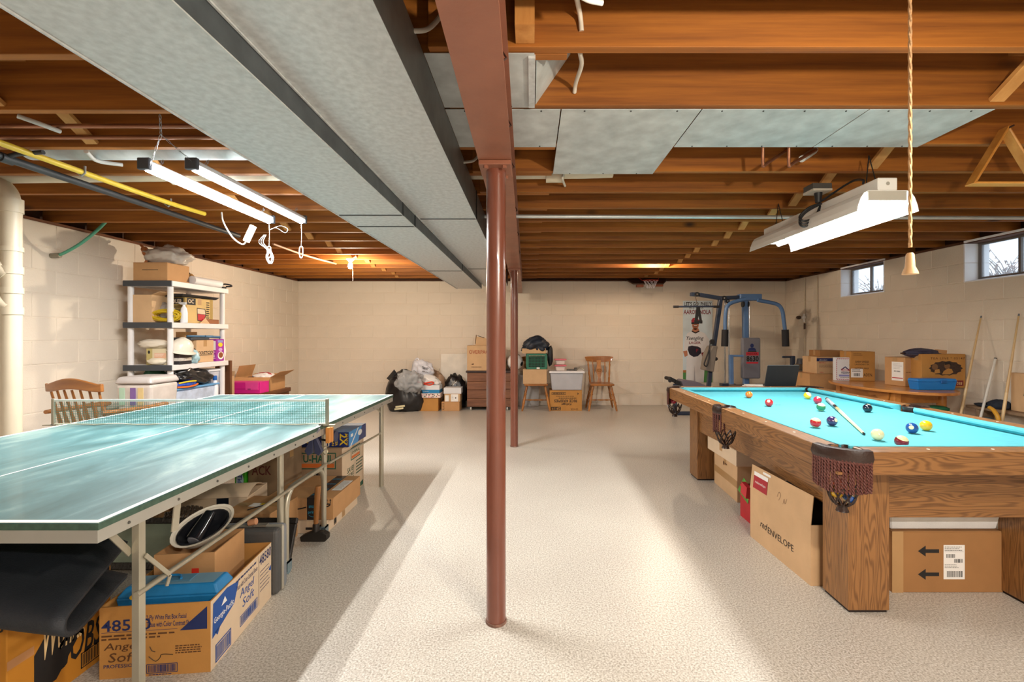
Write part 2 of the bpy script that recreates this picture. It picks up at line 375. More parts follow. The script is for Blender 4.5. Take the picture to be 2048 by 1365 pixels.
# sill plates on top of the walls
sillw = wood('old sill wood', '#3a2012', '#7a4a2a', 'Y', .8, 8, 2)
sillx = wood('old sill wood x', '#2a170d', '#6a3f24', 'X', .8, 8, 2)
struct(MB().box(XL-.14, XL-.012, YF, YB, ZS, JZ-.002).build('trim_1', sillw))
struct(MB().box(XR+.012, XR+.14, YF, YB, ZS, JZ-.002).build('trim_2', sillw))
struct(MB().box(XL, XR, YB+.012, YB+.14, ZS, JZ-.002).build('trim_3', sillx))
struct(MB().box(XL-.2, XL-.13, YF, YB+.2, JZ-.03, 2.53).box(XR+.13, XR+.2, YF, YB+.2, JZ-.03, 2.53).box(XL-.2, XR+.2, YB+.13, YB+.2, JZ-.03, 2.53).box(XL-.2, XR+.2, YF-.2, YF-.1, ZS, 2.53).build('trim_4', mat('rim board', '#4a2c18', .8)))
# windows
wfr = mat('dark window frame', '#6f665f', .5); rev = mat('white painted reveal', '#f0eff0', .55, var=.02, bump=.1, bs=60)
def glass_mat():
    m = bpy.data.materials.new('dusty glass'); m.use_nodes = True; n, l = m.node_tree.nodes, m.node_tree.links; n.remove(n['Principled BSDF'])
    t = n.new('ShaderNodeBsdfTransparent'); g = n.new('ShaderNodeBsdfGlossy'); g.inputs['Roughness'].default_value = .05; d = n.new('ShaderNodeBsdfTranslucent')
    a, c = n.new('ShaderNodeMixShader'), n.new('ShaderNodeMixShader'); a.inputs[0].default_value = .18; c.inputs[0].default_value = .07
    l.new(t.outputs[0], a.inputs[1]); l.new(d.outputs[0], a.inputs[2]); l.new(a.outputs[0], c.inputs[1]); l.new(g.outputs[0], c.inputs[2]); l.new(c.outputs[0], n['Material Output'].inputs[0]); return m
GL = glass_mat()
for i, (a, c, z0, z1) in enumerate(WIN):
    z1 = ZS+.01
    fx = XR+.14
    o = struct(MB().box(fx, fx+.035, a+.012, a+.045, z0+.02, z1).box(fx, fx+.035, c-.045, c-.012, z0+.02, z1).box(fx, fx+.035, a+.045, c-.045, z0+.02, z0+.05).box(fx, fx+.035, a+.045, c-.045, z1-.03, z1).build('window_%d' % (i+1), wfr, bevel=.003))
    MB().box(fx-.004, fx+.03, (a+c)/2-.012, (a+c)/2+.012, z0+.05, z1-.03).build('mullion', wfr, o)
    for k in (0, 1):
        p0, p1 = (a+.045, (a+c)/2-.012) if k == 0 else ((a+c)/2+.012, c-.045)
        MB().box(fx+.014, fx+.018, p0, p1, z0+.05, z1-.03).build('pane', GL, o)
    # reveal: sill block and jamb blocks, painted white
    MB().prism([(XR-.002, z0-.006), (XR+.26, z0-.006), (XR+.26, z0+.03), (fx, z0+.03), (XR-.002, z0+.004)], 'Y', a, c).build('sill', rev, o)
    for r in range(2):
        MB().box(XR-.003, XR+.26, a-.002, a+.012, z0+r*BH+.002, z0+(r+1)*BH-.002).build('jamb_block', rev, o)
        MB().box(XR-.003, XR+.26, c-.012, c+.002, z0+r*BH+.002, z0+(r+1)*BH-.002).build('jamb_block', rev, o)
    MB().box(XR-.003, XR+.26, a, c, z1, z1+.02).build('head_board', rev, o)
# outside: ground, snow-pale bank and a few dry shrubs beyond the windows
struct(MB().add([(XR+.3,-3,1.62),(XR+14,-3,3.7),(XR+14,26,3.7),(XR+.3,26,1.62)], [(0,1,2,3)]).build('ground', mat('frosty lawn', '#aebcc4', .9, var=.2, vs=2, bump=.3, bs=20)))
rnd = random.Random(8)
for k, (sx, sy, lb) in enumerate(((2.2, 9.0, 'dry brown shrub outside the window nearest the corner'), (2.0, 6.3, 'dry brown shrub outside the window by the frame edge'), (2.6, 7.1, 'thin leafless shrub outside, between the two windows'))):
    t = thing('shrub', lb, 'shrub', (XR+sx, sy, 1.62+.15*sx))
    tw, lf = MB(), MB()
    for j in range(26):
        a, e = rnd.random()*2*pi, .25+rnd.random()*.5
        p1 = Vector((cos(a)*e*.7, sin(a)*e*1.1, e*(.5+rnd.random()*.6)))
        tw.tube([(0,0,-.06), p1*.5+Vector((0,0,.05)), p1], [.01,.006,.003], 4)
        for q in range(5):
            c0 = p1*(.5+.5*rnd.random()); s0 = .03
            lf.add([c0+Vector((rnd.uniform(-s0,s0), rnd.uniform(-s0,s0), rnd.uniform(-s0,s0))) for _ in range(3)], [(0,1,2)])
    tw.build('twigs', mat('twig', '#5b4334', .9), t); lf.build('leaves', mat('dry leaf', '#8a6a55', .9), t)

# ceiling: subfloor with joists and bridging
ceil = struct(MB().box(XL-.2, XR+.2, YF-.2, YB+.2, 2.525, 2.56).build('ceiling', mat('subfloor', '#8a5226', .8, var=.15)))
jw = wood('joist wood', '#74400f', '#aa6820', 'X', .7, 26, 1.1, knots=True, vary=.14)
def joist(x0, x1, yc):
    o = MB().box(-(x1-x0)/2, (x1-x0)/2, -.019, .019, 0, .2345).build('joist', jw, ceil, bevel=.002); o.location = ((x0+x1)/2, yc, JZ)
JY = [1.62+.4064*k for k in range(-9, 17)]
for y in JY:
    joist(-.36, XR+.1, y); joist(XL-.1, .13 if y < 4 else .1, y+.042)
MB().box(-.053, .012, 1.50, 1.598, 2.30, 2.52).build('blocking', wood('blocking wood', '#a86a2c', '#cf9450', 'Z', .7, 8, 2), ceil)
bw = wood('bridging wood', '#b0773a', '#d09a58', 'Y', .7, 7, 2, vary=.1)
for k in range(len(JY)-1):
    for xs, o in ((2.06, .02), (-2.34, .06)):
        ya, yb = JY[k]+o, JY[k+1]+(.02 if o < .05 else .02)+o-.06
        x = xs+.03*((k*7) % 3-1)
        MB().beam((x, ya+.004, JZ+.225), (x, yb-.0, JZ+.02), .062, .019, (1,0,0) if 0 else (0,1,1)).build('bridging', bw, ceil)
        MB().beam((x+.085, ya+.004, JZ+.02), (x+.085, yb, JZ+.225), .062, .019, (0,-1,1)).build('bridging', bw, ceil)
# ------------------------------------------------------------------ steel, ducts, pipes, lamps
red = mat('red oxide paint', '#8e5a45', .42, var=.14, vs=5, bump=.12, bs=30)
redc = mat('red oxide gloss', '#764434', .26, var=.1, vs=4, bump=.03, bs=25, coat=.3)
galv = mat('galvanised sheet', '#c6cacb', .5, metal=.25, var=.13, vs=40, bump=.03, bs=30)
galv2 = mat('mottled galvanised sheet', '#bcc2c2', .5, metal=.2, var=.2, vs=9, bump=.05, bs=20)
galv_shade = mat('shade toned duct side', '#565c60', .45, metal=.5, var=.25, vs=10)  # same galvanised sheet, with the shade on this side put into the colour
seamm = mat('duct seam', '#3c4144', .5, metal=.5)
bx = lambda y: -.150-.0114*(y-1.5)
t = thing('steel_beam', 'long red oxide steel beam under the joists, carried by two round columns', 'beam', (bx(1), 1, 2.04))
def bprism(x0, x1, z0, z1, nm, m=red):
    ya, yb = YF+.05, YB-.06
    MB().add([(bx(y)+x, y, z) for y in (ya, yb) for x, z in ((x0,z0),(x1,z0),(x1,z1),(x0,z1))], [(0,1,2,3),(7,6,5,4),(0,4,5,1),(1,5,6,2),(2,6,7,3),(3,7,4,0)]).build(nm, m, t, world=True)
bprism(-.0715, .0715, 2.04, 2.052, 'bottom_flange'); bprism(-.006, .006, 2.0525, 2.276, 'web'); bprism(-.0715, .0715, 2.2765, 2.288, 'top_flange')
b = MB()
for y in (1.3, 1.72, 2.15, 2.9, 3.6, 4.4): b.tube([(bx(y)+.06, y, 2.056), (bx(y)+.078, y+.01, 2.075), (bx(y)+.066, y+.02, 2.1)], .003, 5)
b.build('bent_nails', mat('nail', '#3a2620', .6, metal=.5), t, world=True)
for y, lb in ((2.06, 'tall red brown steel column close in the foreground'), (5.29, 'red brown steel column farther back with flaking paint at its foot')):
    x = bx(y); t = thing('steel_column', lb, 'column', (x, y, 0))
    MB().lathe([(.0435,.012),(.0435,2.02)], 28).build('shaft', redc, t, smooth=True)
    MB().lathe([(.047,0),(.047,.012)], 24).build('foot_ring', mat('flaked paint', '#7a5a4c', .8, var=.5, vs=60, bump=.4, bs=90), t, smooth=True)
    MB().box(-.07, .07, -.085, .085, 2.02, 2.0395).build('cap_plate', red, t, bevel=.002)
    for sx in (-.04, .04):
        for sy in (-.066, .066): MB().lathe([(.011,2.008),(.011,2.02)], 6, (sx,sy,0)).build('bolt', red, t)
# ducts
def duct(lb, x0, x1, z0, ys, loc, side=None):
    t = thing('air_duct', lb, 'duct', loc)
    for a, c in zip(ys, ys[1:]):
        xa, xb = x0, x1
        o = MB().add([(xa,a,z0),(xb,a,z0),(xb,c,z0),(xa,c,z0),(xa,a,JZ-.004),(xb,a,JZ-.004),(xb,c,JZ-.004),(xa,c,JZ-.004)], [(0,3,2,1),(4,5,6,7),(0,1,5,4),(2,3,7,6),(3,0,4,7)]).add([(xb,a,z0),(xb,c,z0),(xb,c,JZ-.004),(xb,a,JZ-.004)], [(0,1,2,3)], 1).build('duct_section', [galv, side or galv_shade], t, bevel=.002, world=True)
        if c < ys[-1]:
            MB().box(xa-.004, xb+.004, c-.006, c+.006, z0-.004, z0).box(xb, xb+.004, c-.012, c-.004, z0-.003, JZ-.004).box(xb, xb+.004, c+.006, c+.014, z0-.003, JZ-.004).build('drive_cleat', seamm, t, world=True)
    MB().box(x0-.002, x0+.004, ys[0], ys[-1], z0-.007, z0-.001).box(x1-.004, x1+.002, ys[0], ys[-1], z0-.004, z0-.001).build('corner_seam', galv, t, world=True)
    return t
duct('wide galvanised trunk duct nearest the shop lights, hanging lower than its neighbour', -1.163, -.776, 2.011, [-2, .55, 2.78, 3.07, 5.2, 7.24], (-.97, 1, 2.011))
duct('galvanised trunk duct running between the lower duct and the red beam', -.772, -.381, 2.0915, [-2, .8, 3.19, 5.6, 7.6], (-.57, 1, 2.0915), mat('half shade duct side', '#8f918e', .45, metal=.4, var=.2, vs=8))  # side colour holds a lighter shade and reflections of the same sheet
# joist pans
def pan(x0, x1, y0, y1, lb, z=JZ-.003):
    t = thing('joist_pan', lb, 'panel', ((x0+x1)/2, (y0+y1)/2, z-.002), 0, 'sheet metal pans nailed under the joists')
    MB().box(x0, x1, y0, y1, z-.002, z).build('sheet', galv2, t, world=True)
    b = MB(); n = max(2, int((x1-x0)/.16))
    for i in range(n):
        for y in (y0+.014, y1-.014): b.lathe([(.004,-.003),(.004,0)], 6, (x0+(x1-x0)*(i+.5)/n, y, z-.002))
    b.build('nails', mat('nail head', '#4a4c4c', .5, metal=.7), t, world=True)
pan(-.38, .012, 1.63, 2.02, 'short metal pan under the joists, crossing over the red beam')
pan(-.38, .131, 2.035, 2.445, 'small metal pan between the ducts and the large pan')
pan(.136, .755, 2.035, 2.855, 'large double width metal pan under the joists beside the beam')
pan(.76, 1.497, 2.035, 2.445, 'long metal pan in the middle of the row')
pan(1.502, 2.055, 2.035, 2.445, 'last metal pan of the row with a bent end, near the wooden rack')
pan(0.0, 3.2, .92, 1.362, 'metal pan under the nearest joists at the top of the view')
t = thing('duct_boot', 'slanted sheet metal boot rising into the joist bay beside the beam', 'duct', (.06, 1.83, JZ))
MB().add([(.02,1.645,JZ+.002),(.02,2.005,JZ+.002),(.17,2.005,JZ+.22),(.17,1.645,JZ+.22)], [(0,1,2,3)]).build('sloped_face', galv2, t, world=True, solid=.002)
MB().box(-.01, .016, 1.645, 2.005, JZ-.014, JZ+.02).build('flange', galv, t, world=True)
# pipes, cables
def run(name, lb, cat, pts, r, m, k=6, n=10, extra=None):
    p = spline(pts, k) if k else pts
    t = thing(name, lb, cat, p[0])
    MB().tube(p, r, n).build('tube', m, t, smooth=True, world=True)
    return t
pvc = mat('cream pvc', '#cdc0a8', .4, var=.04); cop = mat('copper', '#9a6a52', .35, metal=.7); blk = mat('black steel', '#34373a', .5, var=.15)
yel = mat('yellow coating', '#d8b83a', .4); cord = mat('white cord', '#cfc8ba', .5); cordg = mat('greyed cord', '#8f8b84', .5); blackr = mat('black rubber', '#1b1c1f', .5)
t = thing('drain_stack', 'cream plastic drain stack standing at the left edge with two side branches', 'pipe', (-3.46, 3.06, 0))
MB().cyl((0,0,0), (0,0,2.17), .052, n=20).build('stack', pvc, t, smooth=True)
for z, h in ((2.1,.09), (1.84,.03), (1.69,.05), (1.56,.04), (1.42,.05)): MB().cyl((0,0,z), (0,0,z+h), .059, n=20).build('coupling', pvc, t, smooth=True)
MB().tube(spline([(.0,-.02,1.68),(-.05,-.04,1.74),(-.14,-.06,1.84),(-.4,-.1,2.1)]), .044, 12).build('branch_pipe', pvc, t, smooth=True)
MB().tube(spline([(.0,-.02,1.47),(-.05,-.04,1.52),(-.14,-.06,1.6),(-.4,-.1,1.8)]), .038, 12).build('branch_pipe', pvc, t, smooth=True)
MB().tube(spline([(0,0,2.15),(-.02,.0,2.23),(-.1,.0,2.30),(-.25,.0,2.31)]), .05, 12).build('top_elbow', pvc, t, smooth=True)
t = run('drain_pipe', 'long cream plastic drain pipe running through the joists above the shop lights', 'pipe', [(-4.1,3.08,2.335),(-2,3.08,2.36),(.35,3.08,2.375),(.42,3.1,2.4)], .042, pvc, 3)
for xa in (.1, -2.4): MB().cyl((xa,3.08,2.355+.006*xa),(xa+.12,3.08,2.356+.006*xa),.049).build('coupling', pvc, t, world=True, smooth=True)
run('copper_pipe', 'thin copper water pipe crossing under the joists, the one nearer the camera', 'pipe', [(-4.1,2.27,2.318),(-1.2,2.27,2.318)], .011, cop, 0)
run('copper_pipe', 'thin copper water pipe crossing under the joists, the one farther back', 'pipe', [(-4.1,2.40,2.318),(-1.2,2.40,2.318)], .011, cop, 0)
t = run('round_duct', 'round galvanised branch duct lying between joists above the shop lights', 'duct', [(-2.95,2.70,2.385),(-1.18,2.70,2.385)], .068, galv2, 0, 18)
t = run('gas_pipe', 'yellow coated gas line clipped under the joists', 'pipe', [(-2.66,1.5,2.245),(-2.66,2.6,2.25),(-2.64,3.3,2.248),(-2.60,3.66,2.25)], .0165, yel, 4, 12)
for y in (2.72, 3.37): MB().tube([(-2.68,y,2.262),(-2.683,y,2.245),(-2.66,y,2.227),(-2.64,y,2.245),(-2.64,y,2.285)], .006, 6).build('clip', mat('steel clip', '#9b9b98', .4, metal=.6), t, world=True)
t = run('black_iron_pipe', 'black iron pipe under the joists beside the yellow gas line', 'pipe', [(-2.80,1.5,2.225),(-2.80,4.4,2.235)], .021, blk, 0, 12)
MB().cyl((-2.80,2.42,2.2255),(-2.80,2.48,2.2258),.027).tube([(-2.8,2.45,2.235),(-2.74,2.45,2.25),(-2.6,2.45,2.26)], .012, 8).build('tee_fitting', blk, t, world=True, smooth=True)
run('water_hose', 'green hose curving from the wall fitting up between the joists', 'hose', [(-4.235,4.06,1.985),(-4.16,4.07,2.0),(-4.02,4.1,2.1),(-3.92,4.16,2.24),(-3.85,4.25,2.42)], .013, mat('green hose', '#4f9a7c', .4))
MB().cyl((-4.24,4.06,1.985),(-4.17,4.07,1.99),.022).build('hose_fitting', mat('brass fitting', '#8f8a7c', .35, metal=.7), bpy.data.objects['water_hose'], world=True, smooth=True)
run('electric_cable', 'white cable hanging in a loop between the nearest joists right of the beam', 'cable', [P(1152,-10,1.5),P(1160,30,1.58),P(1163,62,1.598)], .0085, cord)
run('electric_cable', 'white cable sagging through the second joist bay right of the beam', 'cable', [P(1160,105,1.66),P(1163,130,1.8),P(1152,165,1.95),P(1149,185,2.0)], .0085, cord)
run('electric_cable', 'short white cable poking out between duct and beam at the top', 'cable', [P(825,62,1.5),P(850,60,1.52),P(868,48,1.55),P(890,20,1.58)], .008, cord)
run('electric_cable', 'short white cable by the column cap, beyond the second joist', 'cable', [P(925,325,2.6),P(945,322,2.62),P(957,312,2.64)], .008, cord)
run('electric_cable', 'thin white cable end hanging below the cream drain pipe right of the column', 'cable', [P(1127,348,2.98),P(1125,358,3.0),P(1130,372,3.2)], .008, cord)
run('electric_cable', 'grey cable sloping across a joist bay left of the shop lights', 'cable', [P(35,232,2.15),P(80,248,2.2),P(120,263,2.28)], .011, mat('grey cable', '#b9b6b0', .5))
run('electric_cable', 'twin grey cable drooping under the round branch duct', 'cable', [P(172,303,2.55),P(195,322,2.7),P(245,330,2.8)], .011, mat('grey cable', '#b9b6b0', .5))
run('cable_strap', 'white plastic strap lying on the joist at the top edge', 'strap', [P(1165,-6,1.36),P(1180,1,1.37),P(1205,6,1.385)], .008, WHITE())
run('conduit', 'thin grey conduit crossing under the joists behind the hood lamp', 'pipe', [(-.5,3.78,2.262),(4.5,3.84,2.262)], .016, mat('conduit', '#c4c8c8', .35, metal=.4), 0)
run('lamp_conduit', 'bare cable stretched from the shop lights to the ceiling bulb', 'cable', [P(546,488,5.02),P(612,511.5,5.75),P(672,528,6.42)], .012, mat('tan cable', '#b58a68', .6))
t = thing('copper_stub', 'pair of copper pipe stubs dropping from the metal pan', 'pipe', P(1528,290,2.5))
for q in ((1526,292,2.47,1526,330,2.5,1580,296,2.85), (1578,292,2.47,1578,330,2.5,1632,300,2.8)):
    MB().tube(spline([P(*q[0:3]), P(*q[3:6]), P(q[3]+8,q[4]-3,2.53), P(*q[6:9])],4), .009, 8).build('stub', cop, t, world=True, smooth=True)
MB().tube([P(1604,318,2.7),P(1634,298,2.86)], .02, 10).build('white_coupling', mat('grey plastic', '#b8b6b2', .5), t, world=True, smooth=True)

# --- LED shop lights above the ping pong table
house = mat('white lamp housing', '#d9dadc', .4); led = mat('lit tube', '#ffffff', .5, var=0, emit=22); capm = mat('dark end cap', '#4b5159', .5)
for x, lb in ((-2.12, 'lit LED tube shop light over the table, the one nearer the side wall'), (-1.86, 'lit LED tube shop light over the table, the one nearer the ducts')):
    t = thing('shop_light', lb, 'lamp', (x, 2.52, 2.19))
    MB().prism([(-.03,.03),(.03,.03),(.03,.05),(.012,.062),(-.012,.062),(-.03,.05)], 'Y', 0, 1.22).build('housing', house, t, bevel=.002)
    MB().tube([(0,.02,.012),(0,1.2,.012)], .0165, 12).build('tube', led, t, smooth=True)
    MB().box(-.034,.034,-.012,.014,.002,.066).build('end_cap', capm, t, bevel=.004); MB().box(-.034,.034,1.206,1.232,.002,.066).build('end_cap', capm, t, bevel=.004)
    MB().tube(spline([(.0,1.2,-.005),(.002,1.2,-.08),(0,1.2,-.19)],3), .0018, 5).build('pull_cord', cordg, t)
    b = MB().tube(spline([(-.012,1.2,-.2),(-.013,1.2,-.26),(0,1.2,-.283),(.013,1.2,-.26),(.012,1.2,-.2),(0,1.2,-.19)],3,True), .0045, 6, True)
    b.build('pull_handle', cordg, t, smooth=True)
    ld = bpy.data.lights.new('tube_light', 'AREA'); ld.shape = 'RECTANGLE'; ld.size = .035; ld.size_y = 1.16; ld.energy = TUBE_W; ld.color = (1, .97, .94)
    lo = bpy.data.objects.new('tube_light', ld); col.objects.link(lo); lo.parent = t; lo.location = (0, .61, -.008)
    b = MB()
    for y, tx in ((.1,0),(1.1,0)):
        p0, p1 = Vector((0,y,.06)), Vector((0,y+.03,.1))
        for k in range(3):
            c = p0.lerp(p1, (k+.5)/3); a = (pi/2)*(k % 2)
            b.tube([c+Vector((cos(a)*.006*cos(q*pi/3), sin(a)*.006*cos(q*pi/3), .012*sin(q*pi/3))) for q in range(6)], .0015, 4, True)
    b.build('chain', mat('chain steel', '#8d8f90', .3, metal=.8), t)
# visible chain in front of the near ends
t = thing('hanging_chain', 'light steel chain splitting to both shop lights at their near ends', 'chain', P(320,232,2.1))
b = MB()
def chain(p0, p1, n):
    p0, p1 = Vector(p0), Vector(p1); d = (p1-p0)/n; dn = d.normalized(); sd = dn.cross(Vector((0,1,0))).normalized(); up = Vector((0,1,0))
    for k in range(n):
        c = p0+d*(k+.5); s = sd if k % 2 else up
        b.tube([c+s*.006*cos(q*pi/4)+dn*d.length*.62*sin(q*pi/4) for q in range(8)], .0014, 4, True)
chain(P(320,230,2.12), P(322,270,2.2), 5); chain(P(322,270,2.2), P(300,330,2.52), 6); chain(P(322,270,2.2), P(386,325,2.52), 7)
b.build('links', mat('chain steel', '#8d8f90', .3, metal=.8), t, world=True)
t = thing('extension_cord', 'white extension cord looping down to a plug adapter at the shop lights', 'cord', P(445,430,3.4))
MB().tube(spline([P(443,425,3.5),P(447,445,3.5),P(465,475,3.5),P(485,489,3.5),P(495,480,3.5)]), .006, 8).build('cord', cordg, t, world=True, smooth=True)
MB().beam(P(492,484,3.5), P(507,452,3.5), .042, .03, (0,1,0)).build('adapter', mat('ivory plastic', '#a8a294', .4), t, world=True, bevel=.004)
t = thing('bundled_cord', 'bundled lamp cord hanging below the shop lights', 'cord', P(540,450,3.72))
b = MB()
for k in range(3):
    o = (k-1)*2.2
    b.tube(spline([P(530+o,470,3.72),P(522+o*2,485,3.72),P(536+o,500,3.72),P(534+o,515,3.72),P(541+o,528,3.72),P(545+o,515,3.72),P(538+o,498,3.72)],4), .0022, 5)
b.tube(spline([P(540,460,3.7),P(560,452,3.7),P(575,458,3.7),P(570,466,3.7),P(552,456,3.7),P(538,461,3.7)],4), .0022, 5)
b.build('cord_loops', mat('grey cord', '#7f888c', .5), t, world=True, smooth=True)
# --- hooded lamp over the pool table
hood = mat('white enamel', '#efeeea', .35, var=.02)
t = thing('hood_lamp', 'white two tube fluorescent hood lamp hanging over the pool table', 'lamp', (1.93, 2.485, 1.955))
prof = [(-.167,0),(-.160,.035),(-.145,.075),(-.128,.1),(-.105,.112),(.105,.112),(.128,.1),(.145,.075),(.160,.035),(.167,0)]
b = MB(); n = len(prof)
b.add([(x,y,z) for y in (0, 1.22) for x, z in prof], [(k, k+1, n+k+1, n+k) for k in range(n-1)]); b.build('shade', hood, t, solid=.003)
MB().box(-.053,.053,.0,1.22,.1145,.182).build('ballast_box', hood, t, bevel=.004)
MB().box(-.104,.104,.002,.012,.06,.111).build('end_plate', mat('grey enamel', '#bdb9ae', .4), t); MB().box(-.104,.104,1.208,1.218,.06,.111).build('end_plate', mat('grey enamel', '#bdb9ae', .4), t)
MB().lathe([(.010,0),(.010,.001)],16).M(Matrix.Translation((0,-.0002,.15)) @ Matrix.Rotation(pi/2,4,'X')).build('knockout', mat('knockout', '#a5a196', .5), t)
tl = mat('lit hood tube', '#fffdf6', .5, var=0, emit=14)
for x in (-.06, .06): MB().tube([(x,.014,.06),(x,1.206,.06)], .019, 12).build('tube', tl, t, smooth=True)
ld = bpy.data.lights.new('hood_light', 'AREA'); ld.shape = 'RECTANGLE'; ld.size = .2; ld.size_y = 1.16; ld.energy = HOOD_W; ld.color = (1, .97, .92)
lo = bpy.data.objects.new('hood_light', ld); col.objects.link(lo); lo.parent = t; lo.location = (0, .61, .036)
b = MB()
for y in (.12, 1.08):
    for sx in (-1, 1): b.tube([(sx*.03,y,.182),(0,y+.02,JZ-1.955+.02)], .003, 5)
b.build('chain', mat('dark chain', '#3b3a38', .4, metal=.6), t)
t = thing('ceiling_outlet', 'ceiling outlet box with a coiled black lamp cord hanging from it', 'outlet', P(1640,385,2.95))
p = P(1638,390,2.95)
MB().box(p.x-.07,p.x+.05,p.y-.05,p.y+.05,p.z+.025,p.z+.06).build('box', mat('dark outlet box', '#4a4a48', .5), t, world=True)
MB().box(p.x-.07,p.x+.05,p.y-.055,p.y+.055,p.z+.012,p.z+.025).build('cover_plate', mat('grey enamel', '#bdb9ae', .4), t, world=True)
MB().cyl((p.x-.005,p.y,p.z+.012),(p.x-.005,p.y,p.z-.05),.024,.017).build('plug', blackr, t, world=True, smooth=True)
b = MB(); c = Vector((p.x-.05,p.y,p.z-.14))
for k in range(3): b.tube(spline([c+Vector((.06+.004*k,0,.085)), c+Vector((-.02,.01*k,.055-.01*k)), c+Vector((-.07,.01,.0-.016*k)), c+Vector((-.05,-.01,-.03-.018*k)), c+Vector((.02,-.01*k,-.005-.01*k)), c+Vector((.058,0,.07))],4), .0065, 6)
b.tube(spline([Vector((p.x,p.y,p.z-.05)), P(1700,365,2.8), P(1725,360,2.6), (1.88,2.6,2.14)],5), .0065, 6)
b.build('cord', blackr, t, world=True, smooth=True)
# --- bulbs
def bulb(lb, loc, W, chain=.2, colr=(1,.84,.64), gap=0, lz=-.19):
    t = thing('bulb_fixture', lb, 'lamp', loc)
    if gap:
        MB().box(-.05, .05, -gap, gap, .0, .012).build('mount_board', mat('mount board', '#b07a44', .7), t)
    MB().lathe([(.055,.0),(.055,-.012),(.035,-.03),(.026,-.045)], 16).build('holder', mat('white porcelain', '#e8e4da', .3), t, smooth=True)
    MB().lathe([(.013,-.045),(.016,-.06),(.028,-.085),(.031,-.105),(.024,-.128),(.0,-.138)], 14).build('bulb', mat('lit bulb', '#fff2d8', .4, var=0, emit=30), t, smooth=True)
    if chain: MB().tube([(.03,0,-.03),(.032,0,-.03-chain)], .0025, 5).build('pull_chain', cord, t)
    ld = bpy.data.lights.new('bulb_light', 'POINT'); ld.energy = W; ld.color = colr; ld.shadow_soft_size = .035
    lo = bpy.data.objects.new('bulb_light', ld); col.objects.link(lo); lo.parent = t; lo.location = (0, 0, lz)
    return t
bulb('bare lit bulb with pull chain on the far joists left of the ducts', (-2.37, 6.03, JZ-.002), BULB_W, .26)
bulb('bulb hidden up between the far joists, lighting one of them orange', (1.86, 6.68, JZ+.2), 40, 0, (1,.8,.58), 0, -.15)
t = bulb('bare bulb hanging on a cord just above the camera view', (.95, .5, 2.03), BULB_W*.95, 0, (1,.86,.68))
MB().tube([(0,0,-.002),(0,0,JZ-2.03)], .004, 6).build('hanging_cord', blackr, t)
MB().box(.44,.55,.56,.64,JZ-.03,JZ-.001).build('switch_box', mat('grey enamel', '#bdb9ae', .4), t, world=True)
ropem = mat('twisted jute cord', '#c8a070', .8, var=.2, vs=150, stretch=(1,1,3))
b = MB(); px = .495
pts = [(px+.0008*cos(i*.9), .6+.0008*sin(i*.9), JZ-.045-.0044*i) for i in range(int((JZ-.045-1.395)/.0044))]
t2 = thing('pull_cord', 'twisted tan pull cord with a wooden bell hanging close to the camera', 'cord', (px, .6, 1.365))
MB().tube(pts, .0017, 5).tube([(px-(q[0]-px), .6-(q[1]-.6), q[2]) for q in pts], .0017, 5).build('cord', ropem, t2, world=True, smooth=True)
MB().lathe([(.003,.028),(.0045,.026),(.0055,.010),(.0085,.003),(.009,0),(.0,.001)], 16).build('bell', wood('pale turned wood', '#b98d5c', '#dcb988', 'Z', .5), t2, smooth=True)
# unseen fluorescent strip, added behind the camera as fill for the near faces
t = thing('fill_strip_light', 'white fluorescent strip lamp added out of view behind the camera as fill', 'lamp', (1.3, -1.1, 2.2))
MB().prism([(-.06,.03),(.06,.03),(.045,.085),(-.045,.085)], 'X', -.62, .62).build('housing', house, t, bevel=.003)
for y in (-.03, .03): MB().tube([(-.6,y,.01),(.6,y,.01)], .016, 10).build('tube', led, t, smooth=True)
ld = bpy.data.lights.new('fill_strip_light', 'AREA'); ld.shape = 'RECTANGLE'; ld.size = 1.16; ld.size_y = .1; ld.energy = REAR_FILL_W; ld.color = (1, .95, .89)
lo = bpy.data.objects.new('fill_strip_light', ld); col.objects.link(lo); lo.parent = t; lo.location = (0, 0, -.012)
# --- triangle rack, mini hoop
t = thing('triangle_rack', 'wooden triangle ball rack hanging from a joist', 'ball rack', P(2000,262,2.41))
A, B_, C_ = P(2000,258,2.41), P(1930,373,2.41), P(2070,373,2.41)
cen = (A+B_+C_)/3; rk = wood('rack wood', '#b8762c', '#dca052', 'X', .4)
for p, q in ((A,B_),(B_,C_),(C_,A)):
    pi_, qi = p.lerp(cen,.115), q.lerp(cen,.115)
    MB().add([x+Vector((0,y,0)) for y in (-.05, .008) for x in (p,q,qi,pi_)], [(0,1,2,3),(7,6,5,4),(0,4,5,1),(1,5,6,2),(2,6,7,3),(3,7,4,0)]).build('rail', rk, t, world=True, bevel=.004)
MB().cyl((A.x,2.45,A.z-.02),(A.x,2.34,A.z-.012),.004).build('nail', mat('nail', '#3a2620', .6, metal=.5), t, world=True)
t = thing('mini_hoop', 'small basketball hoop fixed under the far joists above the gym', 'basketball hoop', (2.06, 8.05, 2.25))
MB().add([(-.36,.14,.0),(.36,.14,0),(.24,-.06,-.09),(-.28,-.06,-.09),(-.36,.14,.02),(.36,.14,.02),(.24,-.06,-.07),(-.28,-.06,-.07)], [(0,3,2,1),(4,5,6,7),(0,1,5,4),(1,2,6,5),(2,3,7,6),(3,0,4,7)]).build('backboard', mat('dark brown board', '#4a3020', .6), t)
MB().box(-.22,-.1,-.06,.02,-.13,-.09).box(.1,.24,-.06,.02,-.12,-.09).build('bracket', mat('rust bracket', '#8c4a2a', .6), t)
